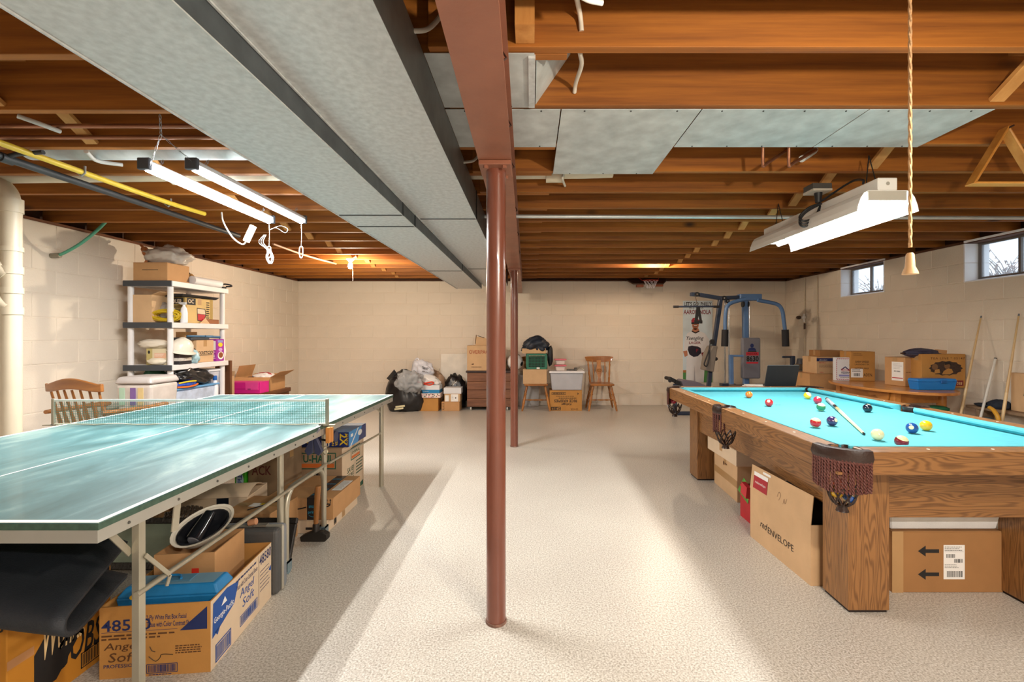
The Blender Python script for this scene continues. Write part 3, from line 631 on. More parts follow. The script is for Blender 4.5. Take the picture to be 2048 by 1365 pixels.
MB().tube([(.13*cos(a*pi/10),-.14+.1*sin(a*pi/10),-.03) for a in range(20)], .006, 6, True).tube([(-.13,-.1,-.03),(-.17,-.02,.03)],.006,6).tube([(.13,-.1,-.03),(.17,-.02,.03)],.006,6).build('rim', mat('red rim', '#b03020', .5), t, smooth=True)
b = MB()
for k in range(10):
    for s in (-1, 1):
        p = []
        for j in range(4):
            a = 2*pi*(k+s*j*.5)/10; r = .12-.02*j; p.append((r*cos(a), -.14+r*.75*sin(a), -.03-.045*j))
        b.tube(p, .003, 4)
b.build('net', mat('white net cord', '#d8d4dc', .7), t)
# ------------------------------------------------------------------ ping pong table
def pp_top_mat():
    m = mat('worn green table top', '#4f938f', .3, var=.0, coat=.15); n, l = m.node_tree.nodes, m.node_tree.links; b = n['Principled BSDF']
    tc = n.new('ShaderNodeTexCoord'); mp = n.new('ShaderNodeMapping'); mp.inputs['Scale'].default_value = (3, .8, 3); mp.inputs['Rotation'].default_value = (0,0,.5)
    t = n.new('ShaderNodeTexNoise'); t.inputs['Scale'].default_value = 2.2; t.inputs['Detail'].default_value = 8; t.inputs['Roughness'].default_value = .65; t.inputs['Distortion'].default_value = .6
    r = n.new('ShaderNodeValToRGB'); e = r.color_ramp.elements; e[0].position = .35; e[0].color = lin('#335f63'); e[1].position = .72; e[1].color = lin('#86a29d')
    x = e.new(.52); x.color = lin('#4b777c')
    l.new(tc.outputs['Object'], mp.inputs[0]); l.new(mp.outputs[0], t.inputs[0]); l.new(t.outputs[0], r.inputs[0]); l.new(r.outputs[0], b.inputs['Base Color'])
    rr = n.new('ShaderNodeMapRange'); rr.inputs[3].default_value = .3; rr.inputs[4].default_value = .55; l.new(t.outputs[0], rr.inputs[0]); l.new(rr.outputs[0], b.inputs['Roughness'])
    return m
TX0, TX1, TY0, TY1, TZ = -2.735, -1.21, 1.285, 4.03, .76
t = thing('ping_pong_table', 'worn green folding ping pong table on metal legs', 'table', ((TX0+TX1)/2, (TY0+TY1)/2, 0))
top = pp_top_mat(); edge = mat('dark green edge', '#3f5a4c', .6, var=.2, vs=60); alu = mat('aluminium apron', '#b9b8b0', .38, metal=.55, var=.06); zinc = mat('zinc steel', '#b4ae9c', .36, metal=.6, var=.1)
wl_ = mat('white line paint', '#e9efe8', .5, var=.04, vs=30)
YM = 2.66
for a, c in ((TY0, YM-.002), (YM+.002, TY1)):
    p = MB().box(TX0, TX1, a, c, TZ-.02, TZ).build('playing_surface', [top], t, world=True)
    MB().box(TX0-.001, TX1+.001, a-.001, c+.001, TZ-.021, TZ-.003).build('edge_band', edge, p, world=True)
    MB().box(TX0+.004, TX0+.012, a, c, TZ-.058, TZ-.0215).box(TX1-.012, TX1-.002, a, c, TZ-.058, TZ-.0215).box(TX0+.012, TX1-.012, (a if a < 2 else c-.01), (a+.01 if a < 2 else c), TZ-.058, TZ-.0215).build('apron', alu, t, world=True)
    b = MB(); w2 = .018
    b.box(TX0, TX0+w2, a, c, TZ, TZ+.0006).box(TX1-w2, TX1, a, c, TZ, TZ+.0006).box(-1.976, -1.968, a, c, TZ, TZ+.0006)
    ye = a if a < 2 else c-w2
    b.box(TX0+w2, TX1-w2, ye, ye+w2, TZ, TZ+.0006); b.build('court_lines', wl_, p, world=True)
    bo = MB()
    for k in range(7):
        y = a+.1+(c-a-.2)*k/6
        bo.lathe([(.005,0),(.004,.003)], 8).v[-16:]
        q = [(TX1-.002+z, y+r*cos(2*pi*i/8), TZ-.04+r*sin(2*pi*i/8)) for r, z in ((.005,0),(.004,.003)) for i in range(8)]
        bo.v = bo.v[:-16]; bo.f = bo.f[:len(bo.f)-10]; bo.mi = bo.mi[:len(bo.f)]
        bo.add(q, [(i,(i+1)%8,8+(i+1)%8,8+i) for i in range(8)]+[tuple(range(8,16))])
    bo.build('screws', mat('screw steel', '#6e6d69', .35, metal=.8), t, world=True)
for sx, x in ((1, TX1-.03), (-1, TX0+.03)):
    xo = x
    # near leg: open steel channel
    MB().prism([(xo-.011,1.44),(xo+.011,1.44),(xo+.011,1.465),(xo+.007,1.465),(xo+.007,1.445),(xo-.007,1.445),(xo-.007,1.465),(xo-.011,1.465)], 'Z', 0.0, .715).build('leg', zinc, t, world=True)
    MB().tube([(xo-.03*sx,3.9,0),(xo-.03*sx,3.9,.72)], .019, 14).build('leg', zinc, t, world=True, smooth=True)
    xi = x-.085*sx
    MB().tube([(xi,2.43,.20),(xi,2.43,.72)], .016, 12).build('leg', zinc, t, world=True, smooth=True)
    MB().tube([(xi,2.945,.20),(xi,2.945,.72)], .016, 12).build('leg', zinc, t, world=True, smooth=True)
    xh = xi+.012*sx
    h = MB().tube(spline([(xh,2.462,.075),(xh,2.462,.25),(xh,2.466,.37),(xh,2.50,.435),(xh,2.56,.452),(xh,2.80,.452),(xh,2.87,.435),(xh,2.908,.37),(xh,2.912,.25),(xh,2.912,.075)],4), .0155, 12).build('roller_hoop', zinc, t, world=True, smooth=True)
    for y in (2.462, 2.912):
        MB().tube([(xh-.011,y+.012,.027),(xh+.011,y+.012,.027)], .027, 16).build('caster_wheel', mat('caster wheel', '#6f8890', .4), h, world=True, smooth=True)
        MB().box(xh-.019,xh-.014,y-.018,y+.026,.022,.075).box(xh+.014,xh+.019,y-.018,y+.026,.022,.075).box(xh-.019,xh+.019,y-.018,y+.026,.066,.075).build('caster_fork', mat('caster fork', '#8aa0aa', .3, metal=.6), h, world=True)
    MB().tube([(xo+.01*sx,1.43,.475),(xi+.018*sx,2.93,.46)], .0095, 8).build('brace_rod', zinc, t, world=True, smooth=True)
    MB().tube([(xi+.018*sx,2.97,.455),(xo-.03*sx,3.885,.455)], .0085, 8).build('brace_rod', zinc, t, world=True, smooth=True)
    MB().beam((xo-.02*sx,1.36,.71),(xo-.015*sx,1.44,.60),.02,.004,(1,0,0)).build('leg_bracket', zinc, t, world=True)
    MB().beam((xo+.015*sx,1.46,.585),(xo+.015*sx,1.56,.47),.013,.004,(1,0,0)).beam((xo+.015*sx,1.56,.47),(xo+.015*sx,1.545,.44),.012,.004,(1,0,0)).build('lock_lever', zinc, t, world=True)
    MB().beam((xo-.005*sx,1.62,.705),(xo-.005*sx,1.605,.60),.03,.004,(1,0,0)).build('hanging_strap', zinc, t, world=True)
    MB().beam((xo-.03*sx,3.88,.63),(xo-.03*sx,3.7,.715),.015,.004,(1,0,0)).build('leg_bracket', zinc, t, world=True)
# net
t = thing('table_net', 'green mesh net with white tape clamped across the ping pong table', 'net', (-1.97, YM, TZ))
gn = mat('green net cord', '#4f8f80', .7, var=0); b = MB(); x0, x1 = -2.765, -1.18
n = 150
for k in range(n+1):
    x = x0+(x1-x0)*k/n; b.add([(x-.0011,YM,TZ+.012),(x+.0011,YM,TZ+.012),(x+.0011,YM,TZ+.14),(x-.0011,YM,TZ+.14)], [(0,1,2,3)])
for k in range(13):
    z = TZ+.012+.128*k/13; b.add([(x0,YM-.0004,z-.001),(x1,YM-.0004,z-.001),(x1,YM-.0004,z+.001),(x0,YM-.0004,z+.001)], [(0,1,2,3)])
b.build('net_mesh', gn, t, world=True, kind='stuff')
MB().box(x0,x1,YM-.004,YM+.004,TZ+.139,TZ+.152).build('top_tape', wl_, t, world=True)
MB().tube([(x0+(x1-x0)*k/20, YM, TZ+.008+.003*sin(k*1.7)) for k in range(21)], .004, 6).build('bottom_cord', mat('off white cord', '#cfcdb8', .7), t, world=True)
for x, s in ((x0,-1),(x1,1)):
    MB().box(x-.009,x+.009,YM-.006,YM+.006,TZ+.0008,TZ+.156).build('post', mat('brushed post', '#a9a493', .35, metal=.6), t, world=True, bevel=.002)
    MB().box(x-.05*(s<0)-.03*(s>0),x+.03*(s<0)+.045*(s>0),YM-.015,YM+.015,TZ+.0008,TZ+.006).build('foot_plate', mat('brushed post', '#a9a493', .35, metal=.6), t, world=True)
    MB().tube([(x-.015*s,YM-.02,TZ+.006),(x-.03*s,YM-.04,TZ+.012)], .004, 6).build('thumb_screw', mat('screw steel', '#6e6d69', .35, metal=.8), t, world=True)
t = thing('wood_clamp_block', 'small orange wooden block clamped under the net post', 'clamp', (TX1+.014, 2.72, .68))
MB().box(-.006,.014,-.03,.0,-.03,.06).box(-.006,.014,.004,.03,-.03,.055).build('block', wood('clamp wood', '#b06a2c', '#d8964e', 'Z', .6), t)
MB().tube([(.004,-.012,-.03),(.004,-.012,-.05),(-.02,-.02,-.052)], .0035, 6).tube(spline([(.0,-.04,-.06),(.012,-.045,-.075),(.0,-.05,-.092),(-.012,-.045,-.075)],4,True), .003, 6, True).build('hook', mat('hook steel', '#c8c0a4', .3, metal=.8), t)
t = thing('spring_clamp', 'dark blue spring clamp hanging under the table edge by the net', 'clamp', P(630,900,2.6))
p = P(628,885,2.6); dk = mat('navy plastic', '#2f3450', .5)
for s in (-1, 1):
    MB().add([p+Vector(q) for q in ((s*.0,-.01,.03),(s*.02,-.01,.02),(s*.05,-.012,-.05),(s*.03,-.012,-.075),(s*.005,-.01,-.06),(s*.0,.012,.03),(s*.02,.012,.02),(s*.05,.014,-.05),(s*.03,.014,-.075),(s*.005,.012,-.06))], [(0,1,2,3,4),(9,8,7,6,5)]+[(i,5+i,5+(i+1)%5,(i+1)%5) for i in range(5)]).build('handle', dk, t, world=True, bevel=.003)
MB().tube([p+Vector((-.01,0,.03)), p+Vector((.01,0,.05)), p+Vector((.03,.01,.075))], .006, 6).build('jaw', mat('grey jaw', '#7b7a86', .5), t, world=True)
t = thing('strap_loop', 'black strap and dark blue disc hung on the middle leg under the net', 'strap', P(655,880,2.9))
p = P(657,878,2.88)
MB().tube(spline([p+Vector((-.045,-.02,.0)), p+Vector((0,-.03,-.004)), p+Vector((.02,-.02,0)), p+Vector((.0,.02,.004))],4), .007, 6).build('strap', blackr, t, world=True)
MB().tube([p+Vector((.03,.02,.01)), p+Vector((.04,.02,.01))], .036, 18).build('disc', dk, t, world=True, smooth=True)

# ------------------------------------------------------------------ things stored under the ping pong table
blue = mat('blue print', '#1e4f9c', .6, var=0); pale = mat('pale print', '#e6d8c0', .7, var=0); brown = mat('brown print', '#5d3a1e', .7, var=0)
# open tissue carton
t, w, d, h = carton('tissue_carton', 'open facial tissue carton in front, holding a blue case and a smaller carton', -1.605, -1.217, 1.71, 2.215, 0, .268, 0, KRAFT3(), {})
t.location.x += 0; 
t.matrix_basis = Matrix.Translation((-1.411-.03, 1.71+.2525+.02, 0)) @ Matrix.Rotation(R(6), 4, 'Z'); 
f = face(t, 'front', w, d, h)
f.text((.02,.66,.46,.82), '48580', NAVY(), .012); f.text((.42,.77,.78,.86), '2-Ply White Flat Box Facial', NAVY(), .006); f.text((.42,.69,.86,.765), 'Tissue with Color Contrast Sheets', NAVY(), .006)
f.poly([(.72,.62),(.97,.62),(.97,.94)], NAVY()); f.lines(.02,.53,.7,.62,2,brown,.5); f.rect(.02,.645,.7,.65,NAVY(),1)
f.text((.04,.37,.36,.5), 'Angel', brown, .004, .15); f.text((.08,.23,.34,.36), 'Soft', brown, .004, .15); f.text((.04,.15,.4,.2), 'PROFESSIONAL', NAVY(), .005)
f.lines(.68,.29,.97,.42,4,brown,.5); f.barcode(.42,.04,.7,.17,NAVY(),26,1,True); f.lines(.44,.01,.66,.03,1,NAVY(),.6)
B = MB()
pts = spline([f.pt(.45,.42,2), f.pt(.47,.36,2), f.pt(.5,.34,2)],4); B.tube(pts, .0012, 4)
B.tube(spline([f.pt(.44,.28,2), f.pt(.5,.21,2), f.pt(.54,.25,2), f.pt(.56,.30,2), f.pt(.66,.29,2)],5), .0012, 4); B.build('pen_scribble', INK(), t)
f = face(t, 'right', w, d, h); MB().box(w/2, w/2+.0005, -d/2+.001, d/2-.001, .001, h-.001).build('printed_side', KRAFT4(), t)
f.off = .0012
f.poly([(.02,.44),(.33,.62),(.4,.9),(.22,.97),(.03,.93)], blue); f.poly([(.09,.42),(.13,.52),(.05,.5)], blue); f.poly([(.14,.78),(.22,.78),(.19,.88)], WHITE(), 1); f.text((.04,.6,.32,.71), 'Georgia-Pacific', WHITE(), .01)
f.lines(.36,.88,.72,.94,1,NAVY(),.5); f.text((.36,.76,.72,.84), 'Tissue with Color Contrast Sheets', NAVY()); f.text((.42,.55,.66,.72), 'Angel', blue, .0, .15); f.text((.46,.4,.66,.54), 'Soft', blue, .0, .15)
f.barcode(.06,.04,.28,.3,blue,16,1,True); f.barcode(.42,.13,.72,.3,blue,26,1,True); f.text((.76,.78,.99,.95), '48580', NAVY(), .01); f.rect(.745,.12,.749,.97,NAVY(),1); f.lines(.77,.3,.97,.7,6,NAVY(),.18); f.poly([(.94,.55),(.99,.6),(.99,.5)], blue)
# blue tool case in it
t = thing('blue_case', 'blue plastic tool case lying in the front of the tissue carton', 'case', (-1.42, 1.845, .228), R(6))
bl = mat('blue plastic', '#1f79b4', .4, var=.08, vs=20, bump=.1, bs=200); bt = mat('dusty blue lid', '#6d93a8', .6, var=.1)
MB().frustum((-.18,.18,-.055,.055), (-.185,.185,-.06,.06), 0, .04).build('lower_shell', bl, t, bevel=.006, seg=2)
l_ = MB().frustum((-.185,.185,-.06,.06), (-.16,.165,-.042,.048), .041, .075).build('lid', bl, t, bevel=.006, seg=2)
MB().box(-.15,.155,-.036,.042,.0755,.0762).build('lid_panel', bt, l_); MB().box(-.09,.06,-.02,.035,.0763,.08).build('handle_recess', mat('blue grey plastic', '#4d7d98', .5), l_, bevel=.003)
MB().tube(spline([(-.05,-.01,.082),(-.04,.012,.086),(.0,.014,.086),(.02,-.008,.082)],4), .005, 6).build('handle', bl, l_)
MB().cyl((-.115,-.078,.052),(-.115,-.062,.052),.008).build('latch', mat('yellow plastic', '#d8a81c', .4), t)
# inner carton
t, w, d, h = carton('small_carton', 'open brown carton with a red sticker, standing inside the tissue carton', -1.60, -1.36, 1.945, 2.19, .006, .352, 6, KRAFT(), {}, pivot=1)
f = face(t, 'front', w, d, h); f.rect(.62,.7,.74,.82,mat('red sticker','#d8331f',.5,var=0),1,'sticker'); MB().box(w/2,w/2+.0006,-d/2,d/2,.0,.05).build('tape', mat('gold tape','#a08a4a',.4), t)
t = thing('plastic_basin', 'white oval basin holding black gadgets, tipped on the small carton', 'basin', (-1.475, 2.07, .375))
Mx = Matrix.Translation((0,0,.045)) @ Matrix.Rotation(R(30),4,'X') @ Matrix.Rotation(R(16),4,'Y') @ Matrix.Rotation(R(62),4,'Z')
MB().lathe([(0,-.055),(.07,-.055),(.085,-.03),(.098,.012),(.108,.016),(.108,.012),(.094,.004),(.08,-.03),(.066,-.048),(0,-.048)], 28, (0,0,0), 1.2, .75, Mx).build('basin', mat('ivory plastic shell', '#d9d2c2', .4), t, smooth=True)
MB().lathe([(0,-.04),(.07,-.04),(.09,.004),(.084,.006),(.055,-.03),(0,-.03)], 24, (0,0,0), 1.2, .75, Mx).build('dark_lining', mat('black plastic', '#1a1b20', .3), t, smooth=True)
m = MB().tube([(-.06,-.03,.0),(-.02,-.01,.01),(.05,.03,.02)], [.034,.032,.024], 16).M(Mx); m.build('hair_dryer', mat('gloss black', '#15161c', .15, coat=.5), t, smooth=True)
MB().tube([(-.066,-.034,.0),(-.06,-.03,.0)], [.02,.026], 16).M(Mx).build('dryer_ring', mat('grey ring', '#6a6a70', .3), t, smooth=True)
# black folded mat
t = thing('folded_mat', 'folded black foam mat with its rounded fold towards the camera', 'mat', (-1.65, 1.45, .40))
prof = [(1.64,.43),(1.56,.435),(1.45,.43),(1.33,.43),(1.27,.455),(1.262,.485),(1.29,.52),(1.36,.545),(1.46,.575),(1.56,.60),(1.64,.615)]
pr2 = spline([(0,y,z) for y, z in prof], 4)
def mfn(u, v):
    k = u*(len(pr2)-1); i = min(int(k), len(pr2)-2); q = pr2[i].lerp(pr2[i+1], k-i); x = -1.285-v*1.0
    pinch = max(0, 1-v/.45); up = max(0, q.z-.49)
    return (x-(q.y-1.27)*.42, q.y, q.z+(v*.17 if v < .5 else .085+(v-.5)*.02)-up*pinch*.55+.006*sin(v*9+q.y*7))
MB().sheet(mfn, 40, 24).build('mat', mat('black foam', '#20242a', .55, var=.25, vs=3, bump=.3, bs=300), t, world=True, smooth=True, solid=.014)
t, w, d, h = carton('candy_carton', 'orange candy carton with a black slanted banner under the folded mat', -2.12, -1.70, 1.49, 1.86, 0, .37, 0, mat('orange cardboard', '#c07f22', .75, var=.06, vs=8))
f = face(t, 'right', w, d, h); f.poly([(.22,.14),(.22,.5),(.6,.98),(.98,.98),(.98,.85),(.42,.14)], INK()); f.text((.3,.4,.7,.8), 'Wonka', mat('cream print','#e8c890',.6,var=0), .01, .3)
f.text((.42,.2,.9,.5), 'GOBS', INK(), .015, .3); f.rect(.0,.52,.22,.6,mat('pale tape','#c08a5a',.5,var=0),1,'tape_mark'); f.barcode(.66,.06,.98,.22,INK(),16,1,True)
f = face(t, 'front', w, d, h); f.text((.84,.86,.98,.95), '00', INK(), .01)
# hard case
t = thing('hard_case', 'dark grey hard shell tool case standing on edge', 'case', (-1.36, 2.31, 0), R(2))
MB().box(-.2,.11,-.055,.0,.0,.325).build('case_shell', mat('charcoal shell', '#4a4a4a', .5, var=.08, bump=.08, bs=150), t, bevel=.02, seg=3)
MB().box(-.2,.11,.004,.055,.0,.325).build('case_shell', mat('grey shell', '#7d8288', .45), t, bevel=.02, seg=3)
MB().box(-.198,.115,-.006,.010,.002,.33).build('metal_rim', mat('alu rim', '#b9b5a8', .35, metal=.6), t, bevel=.006)
MB().box(-.02,.04,-.025,.005,.329,.338).build('latch', mat('latch steel', '#8d8a80', .4, metal=.6), t); MB().cyl((-.05,-.01,.345),(-.015,-.01,.352),.016).build('orange_knob', mat('terracotta plastic', '#c08a66', .5), t, smooth=True)
# ornate mirror
t = thing('framed_mirror', 'ornate black framed mirror leaning low behind the hard case', 'mirror', (-1.95, 2.55, 0))
fm = mat('carved black frame', '#1c1815', .4, bump=.5, bs=70, var=.3)
A0, U = Vector((-2.58,2.49,.01)), Vector((1.27,0,0)); V = Vector((-.01,.12,.235)); N = U.cross(V).normalized()*-1
def mq(a, b_, c): return A0+U*a+V*b_+N*c
def slab(a0,a1,b0,b1,c0,c1): return MB().add([mq(a,b_,c) for c in (c0,c1) for a, b_ in ((a0,b0),(a1,b0),(a1,b1),(a0,b1))], [(0,3,2,1),(4,5,6,7),(0,1,5,4),(1,2,6,5),(2,3,7,6),(3,0,4,7)])
slab(0,1,0,.14,-.02,.005).build('bottom_rail', fm, t, world=True, bevel=.004); slab(0,1,.88,1,-.02,.005).build('top_rail', fm, t, world=True, bevel=.004)
slab(0,.03,.14,.88,-.02,.005).build('side_rail', fm, t, world=True, bevel=.004); slab(.965,1,.14,.88,-.02,.005).build('side_rail', fm, t, world=True, bevel=.004)
slab(.03,.965,.14,.88,-.006,.0).build('glass', mat('dusty mirror glass', '#7f8f84', .2, metal=.5, var=.15), t, world=True)
b = MB()
for k in range(11):
    a = .40+.02*k; hh = .04+.06*sin(pi*k/10)
    b.tube(spline([mq(a,1.0,.0), mq(a+.012,1+hh*2.4,-.004), mq(a+.024,1+hh*1.2,-.008), mq(a+.01,1+hh*.8,0)],4), .008, 6)
    b.sphere(mq(a+.006, 1.02+hh*1.5, -.004), .011, 8, 6)
b.build('carved_crest', mat('bronze carving', '#4a3d30', .45, bump=.3, bs=90), t, world=True, smooth=True)
# hammer
t = thing('sledge_hammer', 'short sledge hammer standing on its head with a worn wooden handle', 'hammer', P(632,1082,2.81))
hw = wood('hammer handle', '#7d4a20', '#b57a3c', 'Z', .45)
b0 = P(631,1086,2.81)
MB().tube([(0,0,.05),(.0,0,.12),(.004,0,.2),(.012,0,.32),(.013,0,.335)], [.013,.014,.016,.018,.015], 12).build('handle', hw, t, smooth=True)
st = mat('dark forged steel', '#2f2a26', .5, metal=.5, var=.2)
MB().prism([(-.085,.0),(.06,.0),(.078,.015),(.078,.045),(.05,.06),(-.02,.06),(-.06,.045),(-.09,.03)], 'Y', -.022, .022).build('head', st, t, bevel=.006, seg=2)
MB().lathe([(.022,.055),(.019,.1),(.015,.105)], 12).build('collar', st, t, smooth=True)
# cartons farther back
t, w, d, h = carton('flat_carton', 'flat white-labelled shipping carton at the bottom under the taped carton', -1.78, -1.318, 2.97, 3.49, 0, .08, 0, KRAFT4())
f = face(t, 'top', w, d, h, .002); f.rect(.62,.5,.9,.92,WHITE(),0,'sticker'); f.lines(.64,.54,.88,.9,7,INK(),.25); f = face(t, 'front', w, d, h); f.poly([(.7,.3),(.86,.3),(.97,.7),(.93,.8),(.84,.5),(.7,.5)], INK()); f = face(t,'right',w,d,h); f.barcode(.2,.15,.27,.85,INK(),5,1,True)
t, w, d, h = carton('taped_carton', 'shipping carton with black printed tape on top of the flat carton', -1.73, -1.285, 2.99, 3.46, .081, .142, 0, KRAFT(), tape=False)
tp = mat('black printed tape', '#161c26', .3, var=.05); cy = mat('cyan print', '#2fa0c8', .5, var=0)
MB().box(.05,.125,-d/2-.0008,d/2,h,h+.0008).box(.05,.125,-d/2-.0008,-d/2,.0,h).build('printed_tape', tp, t)
f = face(t,'front',w,d,h,.0016); f.text((.63,.26,.77,.42),'prime',cy,.01); f.text((.64,.55,.77,.66),'amazon',cy); B=MB().tube(spline([f.pt(.64,.2),f.pt(.7,.14),f.pt(.76,.2)],3),.0012,4); B.build('smile_mark',cy,t)
B=MB(); B.tube(spline([f.pt(.05,.72),f.pt(.25,.52),f.pt(.48,.5),f.pt(.6,.58)],4),.004,4); B.tube(spline([f.pt(.83,.55),f.pt(.92,.62),f.pt(.95,.72),f.pt(.87,.72)],3),.004,4); B.build('smile_arrow',INK(),t)
for x in (.9,.95): f.poly([(x,.75),(x+.01,.75),(x+.01,.88),(x+.02,.88),(x+.005,.96),(x-.01,.88),(x,.88)],INK())
f = face(t,'top',w,d,h,.002); f.rect(.83,.3,.98,.75,WHITE(),0,'sticker'); f.lines(.84,.34,.97,.72,8,INK(),.25)
for k in range(4): f.text((.63,.08+.23*k,.77,.16+.23*k),'prime',cy,.01)
t, w, d, h = carton('moving_carton', 'large moving carton with green and orange print at the far end under the table', -1.9, -1.44, 3.5, 3.95, 0, .42, 0, mat('grey brown cardboard','#a98d70',.8,var=.05))
gr = mat('green ink','#1e5a45',.6,var=0); og = mat('orange ink','#d8702c',.6,var=0)
f = face(t,'front',w,d,h); f.rect(.3,.62,.9,.92,gr); f.rect(.315,.64,.885,.9,mat('grey brown cardboard'),1); f.text((.36,.74,.86,.88),'U-HAUL',gr,.03,0,2); f.rect(.33,.65,.87,.72,og,2); f.lines(.42,.5,.8,.56,1,INK(),.6)
f = face(t,'right',w,d,h); MB().box(w/2,w/2+.0005,-d/2,d/2,0,h-.004).build('printed_side',KRAFT4(),t); f.off=.0012
f.rect(.38,.66,.82,.9,gr); f.rect(.4,.68,.8,.88,KRAFT4(),1); f.text((.43,.77,.78,.86),'U-HAUL',gr,.03,0,2); f.rect(.41,.69,.79,.74,og,2)
f.text((.22,.46,.52,.56),'SAVE!',gr,.01); f.text((.22,.37,.52,.44),'BEST PRICE',gr); f.text((.22,.28,.52,.35),'GUARANTEED',gr); f.lines(.62,.32,.96,.62,5,gr,.4); f.poly([(.3,.02),(.98,.02),(.98,.12),(.3,.04)],gr)
t, w, d, h = carton('cleaner_box', 'blue and yellow cleaning pad box lying on the moving carton', -1.83, -1.40, 3.53, 3.90, .421, .115, 0, mat('deep blue carton','#1b2d6e',.4,var=.05), tape=False)
yl = mat('yellow ink','#e8c52a',.5,var=0); sk = mat('sky blue ink','#3d8fd0',.4,var=0)
f = face(t,'front',w,d,h); f.text((.84,.1,.97,.92),'2X',yl,.02,0,1,-90); f.text((.7,.1,.74,.9),'THAN',yl,.02,0,1,-90); f.text((.76,.1,.8,.92),'BETTER',yl,.02,0,1,-90); f.text((.96,.12,.99,.9),'CLEANS',yl,.0,0,1,-90); f.ellipse(.3,.45,.12,.2,yl)
f = face(t,'right',w,d,h); f.poly([(.0,.0),(.5,.0),(.75,1),(.0,1)],sk); f.poly([(.06,0),(.12,0),(.55,1),(.49,1)],WHITE(),1); f.ellipse(.62,.6,.12,.2,WHITE(),1); f.rect(.1,.6,.22,.8,WHITE(),1)
MB().box(-w/2,w/2,-d/2,d/2,h,h+.0006).build('printed_top',mat('light blue carton','#4a86c4',.4,var=.2,vs=12),t)
t, w, d, h = carton('brown_carton', 'dark carton marked PACK behind the folding legs', -1.965, -1.74, 3.19, 3.49, 0, .47, 0, mat('dull brown cardboard','#8a7256',.8))
f = face(t,'front',w,d,h); f.text((.12,.66,.72,.8),'ACK',mat('dark red ink','#5e2420',.7,var=0),.01)
t, w, d, h = carton('detergent_box', 'green detergent box squeezed beside the dark PACK carton', -2.045, -1.972, 3.17, 3.45, 0, .45, 0, mat('bright green carton','#3fae1f',.5,var=.05), tape=False)
f = face(t,'front',w,d,h); f.ellipse(.5,.62,.36,.12,mat('pale blue ink','#bcd4ea',.5,var=0)); f.text((.3,.53,.7,.71),'Tide',mat('royal blue ink','#1c3f9c',.5,var=0),.02,0,1,-90)
t, w, d, h = carton('curved_carton', 'pale carton with black printed tape and bulging top flap', -2.2, -1.80, 2.86, 3.15, 0, .265, 8, KRAFT4(), tape=False)
MB().sheet(lambda u,v: (-w/2+w*u, -d/2+d*v*.9, h+.05*sin(pi*min(1,v*1.05))*.9), 4, 8).build('bulging_flap', KRAFT4(), t, smooth=True, solid=.004)
MB().box(.02,.09,-d/2-.0008,-d/2,.0,h).build('printed_tape', tp, t); f = face(t,'front',w,d,h,.0016); f.text((.56,.5,.71,.6),'prime',cy,.01); f.ellipse(.635,.25,.05,.06,cy)
carton('tan_carton', 'plain tan carton under the middle of the ping pong table', -2.62, -2.23, 2.75, 3.1, 0, .33, 0, KRAFT())
t, w, d, h = carton('spark_carton', 'taped carton with a starburst mark resting behind the mirror', -1.79, -1.50, 2.66, 2.95, 0, .25, -3, KRAFT())
f = face(t,'top',w,d,h,.002); f.rect(.3,.35,.55,.55,WHITE(),0,'sticker'); f.rect(.48,.45,.56,.55,yl,1); f = face(t,'front',w,d,h)
for k in range(6):
    a = k*pi/3; c0 = (.72,.8); f.poly([(c0[0]+.03*cos(a)-.008*sin(a),c0[1]+.04*sin(a)),(c0[0]+.08*cos(a),c0[1]+.1*sin(a)),(c0[0]+.03*cos(a)+.008*sin(a),c0[1]+.04*sin(a)+.01)],INK())
MB().tube(spline([(.1,d/2-.02,h+.003),(.06,.02,h+.006),(-.02,-.1,h+.004)],5),.003,5).build('strap',INK(),t)
# ------------------------------------------------------------------ pool table (local origin on the floor under its centre)
PX, PY, HX, HY, RZ = 2.0, 3.18, .71, 1.24, .79
t = thing('pool_table', 'oak pool table with turquoise cloth and fringed leather pockets', 'pool table', (PX, PY, 0)); PT = t
cloth = mat('turquoise cloth', '#4ba8b6', .85, var=.05, vs=30, bump=.08, bs=400)
oakx = wood('oak x', '#5a3819', '#8f6337', 'X', .4, 11, .9, rings=170, coat=.2, sharp=(.05,.62), vary=.08)
oaky = wood('oak y', '#5a3819', '#8f6337', 'Y', .4, 11, .9, rings=170, coat=.2, sharp=(.05,.62), vary=.08)
oakz = wood('oak z', '#5a3819', '#8f6337', 'Z', .4, 11, .9, rings=170, coat=.2, sharp=(.05,.62), vary=.08)
leather = mat('dark leather', '#2c1c17', .3, var=.15, bump=.15, bs=80); fringe_m = mat('maroon cord', '#5a3029', .7, var=.15, vs=200)
c = .085
ix, iy = HX-.12, HY-.12
MB().prism([(-ix+c,-iy),(ix-c,-iy),(ix,-iy+c),(ix,-.055),(ix-.03,0),(ix,.055),(ix,iy-c),(ix-c,iy),(-ix+c,iy),(-ix,iy-c),(-ix,.055),(-ix+.03,0),(-ix,-.055),(-ix,-iy+c)], 'Z', .70, .755).build('bed_cloth', cloth, t)
RW = .10
def rail(x0,x1,y0,y1,m): return MB().box(x0,x1,y0,y1,.69,RZ).build('rail', m, t, bevel=.006, seg=2)
g, sg = .135, .062
rails = [rail(-HX+g,HX-g,-HY,-HY+RW,oakx), rail(-HX+g,HX-g,HY-RW,HY,oakx)]
for sx in (-1,1):
    for sy in (-1,1):
        a, e = sorted((sx*HX, sx*(HX-RW))); y0, y1 = sorted((sy*sg, sy*(HY-g))); rails.append(rail(a,e,y0,y1,oaky))
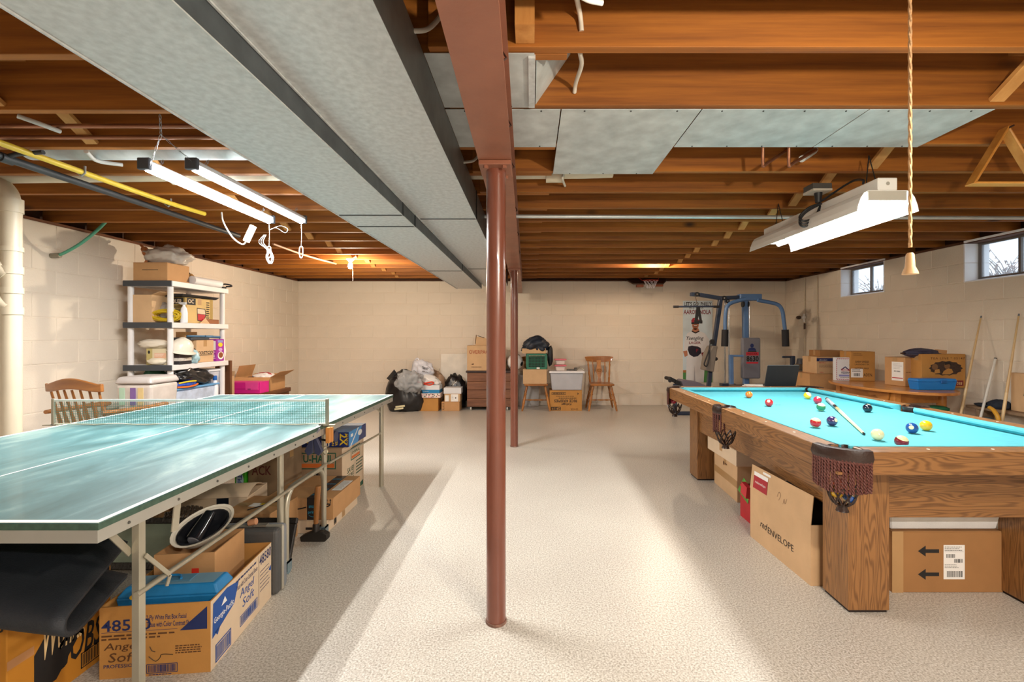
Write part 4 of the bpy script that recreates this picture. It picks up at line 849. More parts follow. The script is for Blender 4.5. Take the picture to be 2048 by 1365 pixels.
def cushion(p0, p1, nrm):
    p0, p1, nrm = Vector(p0), Vector(p1), Vector(nrm); d = (p1-p0).normalized(); k = .05
    pr = [(0,.735,0),(0,RZ+.001,0),(.012,RZ+.002,0),(k,RZ-.006,k),(k,RZ-.016,k),(.03,.7555,.03)]
    vs = [p0+d*(e*.8)+nrm*a+Vector((0,0,z)) for a,z,e in pr]+[p1-d*(e*.8)+nrm*a+Vector((0,0,z)) for a,z,e in pr]; n = len(pr)
    MB().add(vs, [tuple(range(n))[::-1], tuple(range(n,2*n))]+[(i,(i+1)%n,n+(i+1)%n,n+i) for i in range(n)]).build('cushion', cloth, t)
q = RW
cushion((-HX+g-.01,-HY+q,0),(HX-g+.01,-HY+q,0),(0,1,0)); cushion((-HX+g-.01,HY-q,0),(HX-g+.01,HY-q,0),(0,-1,0))
for sx in (-1,1):
    for sy in (-1,1): cushion((sx*(HX-q),sy*(sg),0),(sx*(HX-q),sy*(HY-g+.01),0),(-sx,0,0))
dm = mat('pearl sight','#e9e4d8',.3,var=0)
for sx in (-1,1):
    for k in (-3,-2,-1,1,2,3): MB().lathe([(.006,0),(.006,.001)],10,(sx*(HX-.05),k*.28,RZ)).build('sight',dm,t)
for sy in (-1,1):
    for k in (-1,0,1): MB().lathe([(.006,0),(.006,.001)],10,(k*.28,sy*(HY-.05),RZ)).build('sight',dm,t)
# aprons and legs
lx, ly, lw = .535, 1.06, .19
MB().box(-lx+.02,lx-.02,-ly+.03,-ly+.055,.43,.688).build('apron',oakx,t,bevel=.002); MB().box(-lx+.02,lx-.02,ly-.055,ly-.03,.43,.688).build('apron',oakx,t,bevel=.002)
for sx in (-1,1):
    x = sx*(lx-.02); pts=[]
    n=24
    poly = [(-ly+.1,.688)]+[(-ly+.1+(2*ly-.2)*i/n, .43+.055*sin(pi*i/n)**2*0+.02*(1-cos(2*pi*i/n))/2) for i in range(n+1)]+[(ly-.1,.688)]
    MB().prism(poly,'X',min(x,x-sx*.025),max(x,x-sx*.025)).build('apron',oaky,t,bevel=.002)
MB().box(-HX+.02,HX-.02,-HY+.02,HY-.02,.688,.699).build('slate_frame',oaky,t)
for sx in (-1,1):
    for sy in (-1,1):
        a,e = sorted((sx*lx, sx*(lx-lw))); y0,y1 = sorted((sy*ly, sy*(ly-lw)))
        o = MB().box(a,e,y0,y1,.012,.688).build('leg',oakz,t,bevel=.003)
        MB().box(a+.008,e-.008,y0+.008,y1-.008,0,.012).build('foot_pad',mat('dark foot','#20140c',.7),o)
# pockets
def pocket(cx, cy, a0, a1, r, bx_, by_, strands, ln, zt=.628, name='pocket'):
    n = 14; rim = []
    arc = [(cx+r*cos(a0+(a1-a0)*i/n), cy+r*sin(a0+(a1-a0)*i/n)) for i in range(n+1)]
    b = MB(); pr = [(0.012,.742),(.020,.765),(.012,RZ+.006),(-.012,RZ+.009),(-.032,RZ+.004),(-.032,.752)]
    vs, fs = [], []; m = len(pr)
    for i,(x,y) in enumerate(arc):
        a = a0+(a1-a0)*i/n; dx,dy = cos(a),sin(a)
        vs += [(x+dx*o, y+dy*o, z) for o,z in pr]
    for i in range(n): fs += [(i*m+k,i*m+(k+1)%m,(i+1)*m+(k+1)%m,(i+1)*m+k) for k in range(m)]
    fs += [tuple(range(m))[::-1], tuple(n*m+k for k in range(m))]
    o = b.add(vs,fs).build('pocket_rim',leather,t,smooth=True)
    f = MB(); rd = random.Random(3)
    for i in range(strands):
        u = (i+.5)/strands; a = a0+(a1-a0)*u; x,y = cx+(r+.009)*cos(a), cy+(r+.009)*sin(a)
        L = ln*(1+.13*sin(pi*u)+.03*rd.random()); st=26; ph=rd.random()*6
        for s in (0,pi):
            f.tube([(x+.0034*cos(j*1.15+s+ph)+.003*sin(j*.12+ph)*j/st, y+.0034*sin(j*1.15+s+ph), .752-L*j/st) for j in range(st+1)], .0040, 5)
    f.build('fringe',fringe_m,o,smooth=True,kind='stuff')
    MB().add([(cx+(r+.010)*cos(a0+(a1-a0)*i/n),cy+(r+.010)*sin(a0+(a1-a0)*i/n),z) for i in range(n+1) for z in (.738,.758)], [(2*i,2*i+2,2*i+3,2*i+1) for i in range(n)]).build('fringe_band',fringe_m,o,solid=.006)
    # leather basket
    s = MB()
    for k in range(9):
        for sg_ in (-1,1):
            p=[]
            for j in range(7):
                v=j/6; a=2*pi*k/9+sg_*v*.75; rr=.062*(1-v)**.5*.75+.02; p.append((bx_+rr*cos(a),by_+rr*sin(a),zt-.09*v))
            s.tube(p,.0042,4)
    s.build('basket',leather,o,smooth=True)
    MB().lathe([(.021,-.087),(.019,-.095),(.026,-.115),(.024,-.115),(.015,-.095),(.0,-.085)],14,(bx_,by_,zt)).build('basket_boot',leather,o,smooth=True)
    MB().lathe([(.0,.66),(.055,.66),(.064,.69),(.06,.752),(.057,.752),(.057,.69),(.05,.668),(0,.668)],18,(bx_*.985,by_*.99,0)).build('pocket_liner',mat('black liner','#120e0d',.7),o,smooth=True) if name=='far' else None
k = .135
pocket(-HX+k,-HY+k,pi*.98,pi*1.52,k+.002,-HX+.075,-HY+.075,19,.128)
pocket(HX-k,-HY+k,pi*1.48,pi*2.02,k+.002,HX-.075,-HY+.075,19,.128)
pocket(-HX+k,HY-k,pi*.48,pi*1.02,k+.002,-HX+.07,HY-.07,19,.11)
pocket(HX-k,HY-k,-.02*pi,pi*.52,k+.002,HX-.07,HY-.07,19,.11)
pocket(-HX+.055,0,pi*.62,pi*1.38,.068,-HX+.035,-.05,9,.12)
pocket(HX-.055,0,-pi*.38,pi*.38,.068,HX-.035,0,9,.12)
# pocket leaves seen from above
for sx in (-1,1):
    for y in (-HY+.075, 0, HY-.075):
        x = sx*(HX-.085 if y else HX-.055)
        MB().lathe([(.052,.70),(.058,.756),(.066,RZ+.002),(.072,RZ-.004),(.064,.752),(.056,.70)],20,(x,y,0),1,1).build('pocket_lining',leather,t,smooth=True)
# balls and cue
def ball(name, lb, loc, c1, stripe=False, rx=0, rz=0):
    m1 = mat('ball '+c1,c1,.08,var=0,coat=.6); m2 = mat('ball ivory','#e9dcae',.08,var=0,coat=.6)
    n,m=24,16; b=MB(); r=.0286; vs=[(r*sin(pi*i/m)*cos(2*pi*k/n),r*sin(pi*i/m)*sin(2*pi*k/n),r*cos(pi*i/m)) for i in range(m+1) for k in range(n)]
    for i in range(m):
        for k in range(n): b.add([vs[i*n+k],vs[(i+1)*n+k],vs[(i+1)*n+(k+1)%n],vs[i*n+(k+1)%n]],[(0,1,2,3)], 1 if (stripe and (i<5 or i>=11)) or (not stripe and c1!='#e9dcae' and i<2) else 0)
    o=b.M(Matrix.Rotation(rz,4,'Z') @ Matrix.Rotation(rx,4,'X')).build(name,[m1,m2],None,smooth=True); o.location=loc
    tag(o,lb,'ball','billiard balls'); return o
def onb(px,py): 
    Y=(HC-.7836)*F/(py-VY); return ((px-VX)*Y/F,Y,.7842)
for px,py,cc,stp,rx,rz,lb in ((1498,790,'#e8701c',0,.9,1,'solid orange billiard ball near the far end of the cloth'),(1538,806,'#cf2029',0,1.0,-.6,'solid red billiard ball at the far left of the cloth'),
  (1615,792,'#e3b81a',1,.7,.5,'yellow striped billiard ball by the far corner pocket'),(1635,801,'#b22440',0,.5,.2,'crimson billiard ball touching the green striped one'),(1642,815,'#1c7a50',1,.25,0,'green striped billiard ball beside the crimson one'),
  (1735,817,'#101a28',0,.3,.6,'black eight ball near the long far rail'),(1631,846,'#c9202a',1,.2,.1,'red striped billiard ball beside the purple one'),(1664,843,'#3a2a5c',0,1.2,.3,'solid purple billiard ball'),
  (1755,870,'#e9dcae',0,0,0,'ivory cue ball near the cue tip'),(1803,884,'#7c1c2a',1,.35,.2,'maroon striped billiard ball closest to the near rail'),(1824,857,'#1c4a90',0,1.3,-.8,'solid blue billiard ball beside the yellow one'),(1852,852,'#e6b41c',0,1.5,.9,'solid yellow billiard ball beside the blue one')):
    ball('billiard_ball',lb,onb(px,py),cc,stp,rx,rz)
for q,cc,stp,lb in (((-HX+.095,-HY+.06,.58),'#1c4a90',1,'blue striped billiard ball caught in the near corner pocket'),((-HX+.05,-HY+.075,.60),'#e6b41c',0,'yellow billiard ball high in the near corner pocket'),((-HX+.085,-HY+.105,.618),'#d8501c',0,'orange red billiard ball in the near corner pocket'),((-HX+.06,HY-.07,.66),'#b22440',0,'red billiard ball in the far left pocket')):
    ball('billiard_ball',lb,(PX+q[0],PY+q[1],q[2]),cc,stp,.6,1)
def cue(name, lb, p0, p1, mats):
    p0,p1=Vector(p0),Vector(p1); t=thing(name,lb,'cue',p0); prev=0
    for nm,t0,t1,r0,r1,m in mats: MB().tube([p0.lerp(p1,t0),p0.lerp(p1,t1)],[r0,r1],14).build(nm,m,t,smooth=True,world=True)
maple=wood('maple','#d8b478','#efd6a4','Z',.35,8,2); wrap=mat('grey cue wrap','#8f939a',.6,var=.2,vs=80); blkc=mat('black cue point','#1c1a1c',.3)
cb=(2.375,3.69,.771); ct=(1.755,2.42,.763)
cue('pool_cue','pool cue with grey wrapped butt lying across the cloth',cb,ct,[('bumper',0,.012,.013,.0145,WHITE()),('butt_end',.012,.04,.0145,.0145,blkc),('wrap',.04,.28,.0145,.0125,wrap),('forearm',.28,.36,.0125,.0118,blkc),('joint',.36,.46,.0118,.0105,mat('striped cue wood','#a58b62',.3,var=.3,vs=30)),('shaft',.46,.985,.0105,.0065,mat('maple shaft','#e8cf98',.35,var=.04)),('tip',.985,1,.0065,.006,blkc)])
t=thing('chalk_wisp','tiny dark scrap lying on the cloth behind the red ball','scrap',(1.86,3.46,.756)); MB().tube([(-.02,0,.001),(0,.004,.002),(.02,0,.001)],.001,4).build('scrap',INK(),t)
# ------------------------------------------------------------------ under the pool table
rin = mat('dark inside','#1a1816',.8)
t,w,d,h = carton('envelope_carton','large tan carton with a raised flap and dark lettering, in front under the pool table',1.415,1.83,2.36,2.945,0,.31,3,KRAFT2(),{'left':(-6,.15)})
f = face(t,'left',w,d,h); f.text((.2,.36,.33,.5),'red',INK(),0,.35); f.text((.34,.34,.76,.46),'ENVELOPE',INK(),0)
f2 = Pr(t,(-w/2+.0+.0,d/2,h),(0,-d,0),(.016,0,.149),.004); f2.rect(.06,.1,.32,.62,mat('crimson sticker','#a8202e',.5,var=.05),0,'sticker'); f2.rect(.06,.62,.32,.78,WHITE(),0,'sticker'); f2.text((.09,.3,.29,.44),'redenvelope',WHITE(),0,.2); f2.rect(.22,.84,.36,.93,WHITE(),0,'sticker')
B=MB()
for q in ([(.5,.3),(.52,.5),(.55,.4),(.53,.2)],[(.6,.15),(.61,.35),(.63,.2),(.65,.4)]): B.tube(spline([f2.pt(a,b_,2) for a,b_ in q],4),.0008,4)
B.build('pen_note',brown,t)
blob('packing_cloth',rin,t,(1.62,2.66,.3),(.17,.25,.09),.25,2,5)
t,w,d,h = carton('taped_carton','closed tan carton with brown tape around it, beside the far leg of the pool table',1.585,1.95,3.51,3.99,0,.29,-2,KRAFT2())
MB().box(-w/2-.0008,-w/2,-d/2,d/2,.11,.165).build('tape',TAPE(),t); f=face(t,'left',w,d,h); f.ellipse(.45,.8,.03,.06,brown); f.lines(.5,.78,.62,.84,1,brown,.6)
carton('pale_carton','pale flat carton resting on the taped carton under the pool table',1.545,2.08,3.46,4.02,.292,.12,0,KRAFT4())
t=thing('gift_bag','red paper gift bag with green tissue behind the tan lettered carton','bag',(1.60,3.17,0))
MB().frustum((-.11,.12,-.1,.1),(-.13,.14,-.06,.06),0,.24).build('bag',mat('red paper','#b8202a',.45,var=.1),t); MB().add([(-.132,-.06,.14),(-.15,.05,.2),(-.09,.09,.27),(-.1,-.03,.24)],[(0,1,2,3)]).build('tissue',mat('green tissue','#5aa040',.6),t,solid=.003); MB().box(-.16,-.13,-.05,.03,.2,.28).M(Matrix.Rotation(.2,4,'X')).build('red_card',mat('red card','#c43038',.5),t)
t,w,d,h = carton('arrow_carton','brown carton with two black arrows and a shipping label under the pool table',1.80,2.355,2.29,2.80,0,.305,0,mat('brown cardboard','#9d7042',.78,var=.06,vs=8))
f=face(t,'front',w,d,h)
for z in (.3,.68): f.poly([(.23,z),(.3,z+.09),(.3,z+.03),(.42,z+.03),(.42,z-.03),(.3,z-.03),(.3,z-.09)],INK())
f.rect(.46,.22,.65,.78,WHITE(),0,'sticker'); f.lines(.47,.68,.64,.76,3,INK(),.3); f.barcode(.48,.56,.57,.64,INK(),9); f.barcode(.55,.48,.64,.56,INK(),10); f.lines(.47,.4,.6,.47,3,INK(),.3); f.barcode(.48,.24,.64,.37,INK(),16); f.rect(.47,.665,.64,.668,INK(),1)
MB().box(-w/2-.0006,-w/2+.055,-d/2-.0008,-d/2,0,h).build('tape',TAPE(),t)
t=thing('foam_box','white foam box on top of the arrow carton','box',(2.06,2.52,.307)); MB().frustum((-.25,.28,-.21,.22),(-.26,.29,-.22,.23),0,.07).build('base',mat('white foam','#e6e4e0',.8,bump=.1,bs=200),t,bevel=.006); MB().box(-.26,.29,-.22,.23,.0705,.10).build('lid',mat('white foam'),t,bevel=.006)
# ------------------------------------------------------------------ along the back wall
plas = mat('black bag plastic','#17171a',.28,var=.15,spec=.7); clear = mat('clear bag film','#c8ccd0',.2,var=.15,alpha=.55); gbag = mat('grey white bag film','#d4d6e0',.35,var=.08)
t=thing('trash_bag','big open black trash bag stuffed with clear plastic on the floor','bag',(-2.13,7.78,0))
blob('bag',plas,t,(-2.12,7.85,.27),(.33,.26,.40),.16,2.2,2,floor=.0,fn=lambda q:(q.x*(1.05-.55*max(0,q.z))-.12*max(0,q.z)+.0,q.y,q.z))
MB().add([(-.30,-.05,.55),(-.18,-.02,.70),(-.12,-.02,.62),(-.05,-.1,.58),(-.2,-.12,.5)],[(0,1,2,3,4)]).build('bag_collar',plas,t,solid=.004)
f=Pr(t,(-.07,-.32,.06),(.16,-.0,.02),(0,.0,.07),.003); f.rect(0,.55,.95,.95,mat('cream label','#d0c8a0',.6,var=.1),0,'bag_print'); f.rect(-.1,.05,.8,.45,mat('cream label'),0,'bag_print')
t=thing('plastic_sacks','clear plastic sacks spilling out of the black trash bag','bag',(-2.02,7.70,.45)); blob('film',clear,t,(-2.02,7.64,.50),(.20,.13,.17),.4,2.4,6)
t=thing('shopping_bag','white grey shopping bag with dark lettering on top of the bag pile','bag',(-1.83,7.95,.6)); blob('bag',gbag,t,(-1.86,7.93,.66),(.17,.12,.15),.3,2,9,fn=lambda q:(q.x-.2*max(0,q.z),q.y,q.z*1.1))
MB().tube(spline([(-.14,-.0,.1),(-.19,-.02,.19),(-.13,-.01,.28),(-.09,-.02,.2),(-.05,0,.12)],4),.014,6).build('handle',gbag,t,smooth=True)
f=Pr(t,(-.06,-.17,.06),(.2,0,-.06),(.03,.04,.1),.004); f.text((.05,.55,.6,.95),'GIANT',INK(),.02); f.text((.1,.05,.7,.4),'thank you',INK(),.01)
t=thing('brown_bag','brown plastic bag behind the white carton','bag',(-1.78,8.05,0)); blob('bag',mat('brown film','#a88a70',.4,var=.2),t,(-1.70,8.10,.30),(.2,.13,.36),.2,2,11,floor=0)
t,w,d,h=carton('brown_carton','plain brown carton under the floral box beside the black bag',-1.985,-1.56,7.72,8.0,0,.225,0,KRAFT3())
t,w,d,h=carton('floral_box','flat gift box with colourful flower print on the brown carton',-2.01,-1.52,7.70,8.02,.227,.075,0,mat('pink white print','#e8d4cc',.5,var=.1),tape=False)
rd=random.Random(5); f=face(t,'front',w,d,h); cols=[mat('flower '+c,c,.5,var=0) for c in ('#1c2430','#c8405a','#d86a3c','#3c7a60','#8a2c4a')]
for k in range(26): f.ellipse(rd.random()*.94+.03,rd.random()*.7+.15,.016+.012*rd.random(),.09+.08*rd.random(),cols[k%5],k%2,8)
t,w,d,h=carton('white_blue_box','white box with a blue band on the floral box',-1.90,-1.54,7.73,7.98,.303,.135,0,mat('white carton','#dcdde0',.5,var=.03),tape=False)
f=face(t,'front',w,d,h); f.rect(0,0,1,.42,mat('teal blue band','#1c7fb4',.5,var=0)); f.text((.25,.14,.5,.28),'SF delivery',WHITE()); f=face(t,'right',w,d,h); f.rect(0,0,1,.42,mat('teal blue band'))
t=thing('white_bag','white plastic bag with red orange handle on the blue banded box','bag',(-1.72,7.85,.44)); blob('bag',mat('white film','#e6e4e2',.4,var=.04),t,(-1.73,7.84,.51),(.17,.1,.085),.22,2,12,floor=.439,fn=lambda q:(q.x,q.y,q.z-.3*q.x*.6))
MB().tube(spline([(-.19,-.1,.05),(-.08,-.11,.03),(.05,-.115,.05),(.08,-.11,.03),(.02,-.115,.0),(-.08,-.11,.015),(-.15,-.1,.045)],4),.012,6).build('handle',mat('vermilion ribbon','#d8452a',.5),t,smooth=True)
t,w,d,h=carton('small_carton','small closed carton on the floor in front of the black sack',-1.505,-1.205,7.73,8.0,0,.155,0,KRAFT()); f=face(t,'front',w,d,h); f.lines(.05,.1,.18,.9,5,brown,.4)
t,w,d,h=carton('labelled_carton','small carton with two white labels, second in its stack',-1.46,-1.195,7.74,7.98,.156,.13,0,KRAFT2()); f=face(t,'front',w,d,h); f.rect(.05,.05,.28,.85,WHITE(),0,'sticker'); f.rect(.42,.03,.88,.97,WHITE(),0,'sticker'); f.ellipse(.72,.5,.04,.09,INK(),1); f.lines(.46,.3,.6,.8,4,INK(),.2)
t,w,d,h=carton('white_box','plain white box on top of the small labelled carton',-1.475,-1.18,7.76,7.98,.287,.1,0,mat('white carton'),tape=False)
t=thing('black_sack','shiny black garbage sack behind the small cartons','bag',(-1.33,8.12,0)); blob('bag',plas,t,(-1.34,8.11,.25),(.2,.12,.33),.2,2.6,14,floor=0)
t=thing('white_board','white board leaning against the back wall by the bags','panel',(-1.36,8.3,0)); MB().box(-.27,.30,-.02,.0,.0,.94).M(Matrix.Rotation(R(-3),4,'X')).build('board',mat('scuffed white board','#e8e2d6',.6,var=.1,vs=5),t); MB().box(-.30,-.21,-.065,-.06,.68,.72).M(Matrix.Rotation(R(-12),4,'Y')).build('tape_piece',mat('grey tape','#9a9282',.5),t); MB().tube(spline([(-.28,-.05,.68),(-.32,-.04,.5),(-.33,-.02,.25),(-.3,-.05,.1)],4),.003,5).build('wire',mat('thin wire','#6a6258',.5),t)
# plank chest
t=thing('plank_chest','brown wooden plank chest on casters behind the columns','chest',(-.715,8.0,0))
pw=wood('chest plank','#5c3826','#8a5c40','X',.6,8,2,knots=True,vary=.1)
for k in range(4): MB().box(-.37,.37,-.2,-.18,.062+k*.145,.062+k*.145+.14).build('plank',pw,t,bevel=.004)
MB().box(-.37,.37,-.178,.2,.06,.64).build('body',mat('chest core','#3c2518',.7),t)
MB().box(-.39,.385,-.22,.22,.642,.675).build('lid',mat('dark chest lid','#3a2a28',.5,var=.2),t,bevel=.006)
for x in (-.31,.31):
    MB().cyl((x-.012,-.16,.03),(x+.012,-.16,.03),.03,n=14).build('caster',mat('white caster','#c8c4bc',.4),t,smooth=True); MB().box(x-.02,x+.02,-.18,-.14,.045,.062).build('caster_plate',blk,t)
    MB().cyl((x-.012,.16,.03),(x+.012,.16,.03),.03,n=14).build('caster',mat('white caster'),t,smooth=True)
t,w,d,h=carton('overpack_carton','tall tan carton with red OVERP lettering on the plank chest',-1.085,-.45,7.8,8.18,.677,.425,0,KRAFT2()); f=face(t,'front',w,d,h); f.text((.05,.67,.66,.82),'OVERPACK',mat('rust red ink','#a04a2c',.7,var=0),.01); f.lines(.12,.12,.42,.17,1,brown,.6); f.poly([(.1,.25),(.18,.29),(.14,.27),(.17,.23)],brown)
t=thing('torn_cardboard','torn piece of cardboard box standing on the tall tan carton','box',(-.86,7.95,1.103)); MB().prism([(-.09,0),(.1,0),(.12,.1),(.06,.14),(-.06,.15),(-.08,.19),(-.095,.1)],'Y',-.1,-.095).box(-.09,-.085,-.095,.1,0,.12).build('cardboard',KRAFT2(),t); MB().tube([(-.09,-.1,.03),(-.075,-.1,.18),(-.03,-.1,.16),(.06,-.1,.13)],.005,4).build('torn_edge',mat('dark edge','#3c2a1c',.7),t)
t=thing('soccer_ball','white ball with black marks on the chest between the columns','ball',(-.275,7.93,.676)); MB().sphere((0,0,.14),.14,24,14).build('ball',mat('white leather','#e8e6e4',.4,var=.03),t,smooth=True)
b=MB()
for k in range(9):
    a=k*2.4; z=1-2*(k+.5)/9; r=math.sqrt(1-z*z); n0=Vector((r*cos(a),r*sin(a),z)); u=n0.cross(Vector((0,0,1.1))).normalized(); v=n0.cross(u); b.add([n0*.1415*.995+(u*cos(2*pi*i/5)+v*sin(2*pi*i/5))*.042+Vector((0,0,.14)) for i in range(5)]+[n0*.146+Vector((0,0,.14))],[(i,(i+1)%5,5) for i in range(5)])
b.build('black_panels',blackr,t)
# chairs
cw=wood('honey chair wood','#8a5220','#c08038','Z',.35,8,2,coat=.3,vary=.05); cwx=wood('honey chair rail','#7d4a20','#b0702f','X',.35,8,2,coat=.3,vary=.05)
LEGP=[(0,.013),(.1,.018),(.3,.022),(.33,.027),(.36,.02),(.5,.024),(.62,.018),(.64,.026),(.68,.018),(.9,.02),(1,.017)]
def side_chair(lb,x,y,rz):
    t=thing('wheelback_chair',lb,'chair',(x,y,0),rz,'wooden wheelback chairs by the back wall')
    MB().prism([(-.2,-.2),(-.12,-.225),(.12,-.225),(.2,-.2),(.21,-.05),(.18,.17),(-.18,.17),(-.21,-.05)],'Z',.425,.455).build('seat',cwx,t,bevel=.01,seg=2)
    for sx in (-1,1):
        for sy in (-1,1): MB().turned((sx*.235,sy*.2-.02,0),(sx*.15,sy*.13,.43),LEGP).build('leg',cw,t,smooth=True)
        MB().turned((sx*.215,-.15,.15),(sx*.205,.13,.16),[(0,.009),(.5,.014),(1,.009)],8).build('stretcher',cw,t,smooth=True)
    MB().turned((-.2,0,.16),(.2,0,.16),[(0,.009),(.15,.009),(.25,.015),(.35,.009),(.5,.016),(.65,.009),(.75,.015),(.85,.009),(1,.009)],8).build('stretcher',cw,t,smooth=True)
    for sx in (-1,1): MB().turned((sx*.165,.15,.45),(sx*.195,.24,.83),[(0,.016),(.2,.02),(.25,.013),(.4,.019),(.7,.013),(.8,.018),(.85,.012),(1,.012)]).build('back_post',cw,t,smooth=True)
    for sx in (-1,1): MB().turned((sx*.095,.155,.45),(sx*.11,.25,.83),[(0,.009),(.3,.012),(.6,.01),(1,.008)],8).build('spindle',cw,t,smooth=True)
    s=MB(); pt=lambda a,k:(a,.16+.24*(k-.45),k)
    s.add([pt(*q) for q in ((-.04,.45),(-.022,.53),(-.045,.62),(-.05,.68),(-.035,.74),(-.04,.83),(.04,.83),(.035,.74),(.05,.68),(.045,.62),(.022,.53),(.04,.45))],[(0,1,10,11),(1,2,9,10),(4,5,6,7),(3,4,7,8)])
    for k in range(8):
        a=2*pi*k/8; s.tube([pt(.012*cos(a),.65+.012*sin(a)),pt(.046*cos(a),.65+.046*sin(a))],.004,4)
    s.tube([pt(.047*cos(2*pi*k/16),.65+.047*sin(2*pi*k/16)) for k in range(16)],.007,5,True); s.build('wheel_splat',cw,t,solid=.01)
    n=10; pr=[]
    vs=[]
    for i in range(n+1):
        u=i/n*2-1; x_=.255*u; yy=.27-.045*u*u; zl=.80+.02*u*u; zh=.90-.012*u*u*u*u+.006
        xl=.225*u
        vs+=[(xl,yy-.012,zl),(x_,yy-.012,zh),(x_,yy+.01,zh),(xl,yy+.01,zl)]
    MB().add(vs,[(i*4+k,i*4+(k+1)%4,i*4+4+(k+1)%4,i*4+4+k) for i in range(n) for k in range(4)]+[(3,2,1,0),(n*4,n*4+1,n*4+2,n*4+3)]).build('crest_rail',cwx,t,bevel=.006,seg=2)
    return t
c1=side_chair('empty wooden wheelback chair right of the grey tote',1.205,7.93,0)
c2=copy_tree(c1); c2['label']='wooden chair piled with a carton, a green crate and a dark bag'; c2.location=(.085,7.93,0)
t,w,d,h=carton('plain_carton','plain tan carton sitting on the loaded wooden chair',-.135,.265,7.73,8.03,.457,.25,0,KRAFT2(),tape=False)
t=thing('green_crate','dark green plastic grid crate on the tan carton','crate',(.095,7.86,.708)); gp_=mat('green plastic','#1c6a52',.45)
W,D,H=.36,.28,.26
b=MB()
for x0_,x1_,y0_,y1_ in ((-W/2,W/2,-D/2,-D/2+.01),(-W/2,W/2,D/2-.01,D/2),(-W/2,-W/2+.01,-D/2,D/2),(W/2-.01,W/2,-D/2,D/2)): b.box(x0_,x1_,y0_,y1_,.0,.035).box(x0_,x1_,y0_,y1_,H-.03,H)
for sx in (-1,1):
    for sy in (-1,1): b.box(*sorted((sx*W/2,sx*(W/2-.04))),*sorted((sy*D/2,sy*(D/2-.012))),.035,H-.03)
b.box(-W/2+.01,W/2-.01,-D/2+.01,D/2-.01,0,.006); b.build('frame',gp_,t)
b=MB()
for k in range(12): x=-W/2+.045+k*.0245; b.box(x-.003,x+.003,-D/2+.002,-D/2+.007,.035,H-.03)
for k in range(7): z=.06+k*.026; b.box(-W/2+.04,W/2-.04,-D/2+.001,-D/2+.006,z-.003,z+.003)
b.build('front_grid',gp_,t); MB().box(-W/2+.03,W/2-.03,-D/2+.03,D/2-.03,.007,.2).build('contents',mat('dark contents','#2a2422',.7,var=.5,vs=30),t); MB().box(.0,.05,-D/2-.002,-D/2,.005,.03).build('tag',WHITE(),t)
t,w,d,h=carton('flat_carton','flat tan carton lying across the green crate',-.15,.25,7.74,7.98,.97,.085,0,KRAFT2(),tape=False)
t=thing('dark_jacket','dark navy jacket slumped over the flat carton and crate','jacket',(.1,7.85,1.05)); jm=mat('navy nylon','#1c2634',.45,var=.25,vs=12,bump=.2,bs=30)
blob('body',jm,t,(.09,7.84,1.14),(.21,.14,.13),.3,1.8,21,fn=lambda q:(q.x,q.y,q.z+.25*q.x if q.x<0 else q.z-.25*q.x)); blob('sleeve',mat('black nylon','#14181c',.5,var=.2),t,(.325,7.80,.93),(.045,.07,.17),.2,2,22)
t=thing('grey_board','grey white panel leaning behind the loaded chair','panel',(.0,8.3,0)); MB().box(-.22,.14,-.02,0,0,.56).M(Matrix.Rotation(R(-4),4,'X')).build('board',mat('grey white board','#b9b5b0',.5,var=.08),t)
t,w,d,h=carton('cereal_carton','upside down cereal carton under the grey tote',.315,.86,7.75,8.08,0,.345,0,KRAFT3()); f=face(t,'front',w,d,h)
f.rect(.06,.8,.5,.91,INK()); f.rect(.07,.815,.49,.895,KRAFT3(),1); f.barcode(.07,.81,.49,.9,INK(),20,2); f.text((.14,.42,.84,.56),'RICE KRISPIES',INK(),.02,0,1,180); f.text((.36,.27,.68,.4),'Kelloggs',INK(),.02,.3,1,180); f.rect(.05,.04,.34,.2,INK()); f.text((.07,.06,.32,.18),'29119',KRAFT3(),.03,0,1,180); f.text((.64,.05,.88,.12),'22 OZ.',INK(),.01,0,1,180); f.text((.86,.78,.9,.9),'4',INK(),.02,0,1,180); f.lines(.28,.6,.84,.65,1,INK(),.6); f.lines(.2,.7,.8,.74,1,brown,.6)
t=thing('plastic_tote','translucent grey plastic tote with a white lid on the cereal carton','tote',(.605,7.93,.346)); gt=mat('grey translucent plastic','#b3b4ba',.4,var=.06)
MB().frustum((-.25,.25,-.17,.17),(-.28,.28,-.19,.19),0,.29).build('tub',gt,t,bevel=.02,seg=3); MB().box(-.3,.3,-.21,.21,.291,.325).build('lid',mat('white plastic','#e8e8ec',.35,var=.02),t,bevel=.012,seg=2)
for k,(z,lb) in enumerate(((.673,'lower clear food tub with a pink lid on the white tote'),(.775,'upper clear food tub with a pink lid, stacked on its twin'))):
    t=thing('food_tub',lb,'container',(.5,7.88,z),0,'pink lidded food tubs'); MB().frustum((-.07,.07,-.06,.06),(-.085,.085,-.075,.075),0,.075).build('tub',mat('cloudy plastic','#d8ccc4',.3,var=.05),t,bevel=.01); MB().box(-.105,.105,-.09,.09,.076,.098).build('lid',mat('pink plastic','#d8707e',.4),t,bevel=.006)
t=thing('small_clutter','small dark gadget and clip on the tote lid','gadget',(.74,7.88,.672)); MB().box(-.13,.0,-.03,.03,0,.028).box(.0,.05,-.03,.04,0,.05).build('body',mat('dark gadget','#5a5650',.4,var=.4,vs=40),t,bevel=.008); MB().tube(spline([(.06,0,.01),(.1,0,.05),(.14,.01,.03),(.17,0,.008)],4),.006,5).build('clip',mat('hook steel','#c8c0a4',.3,metal=.8),t)
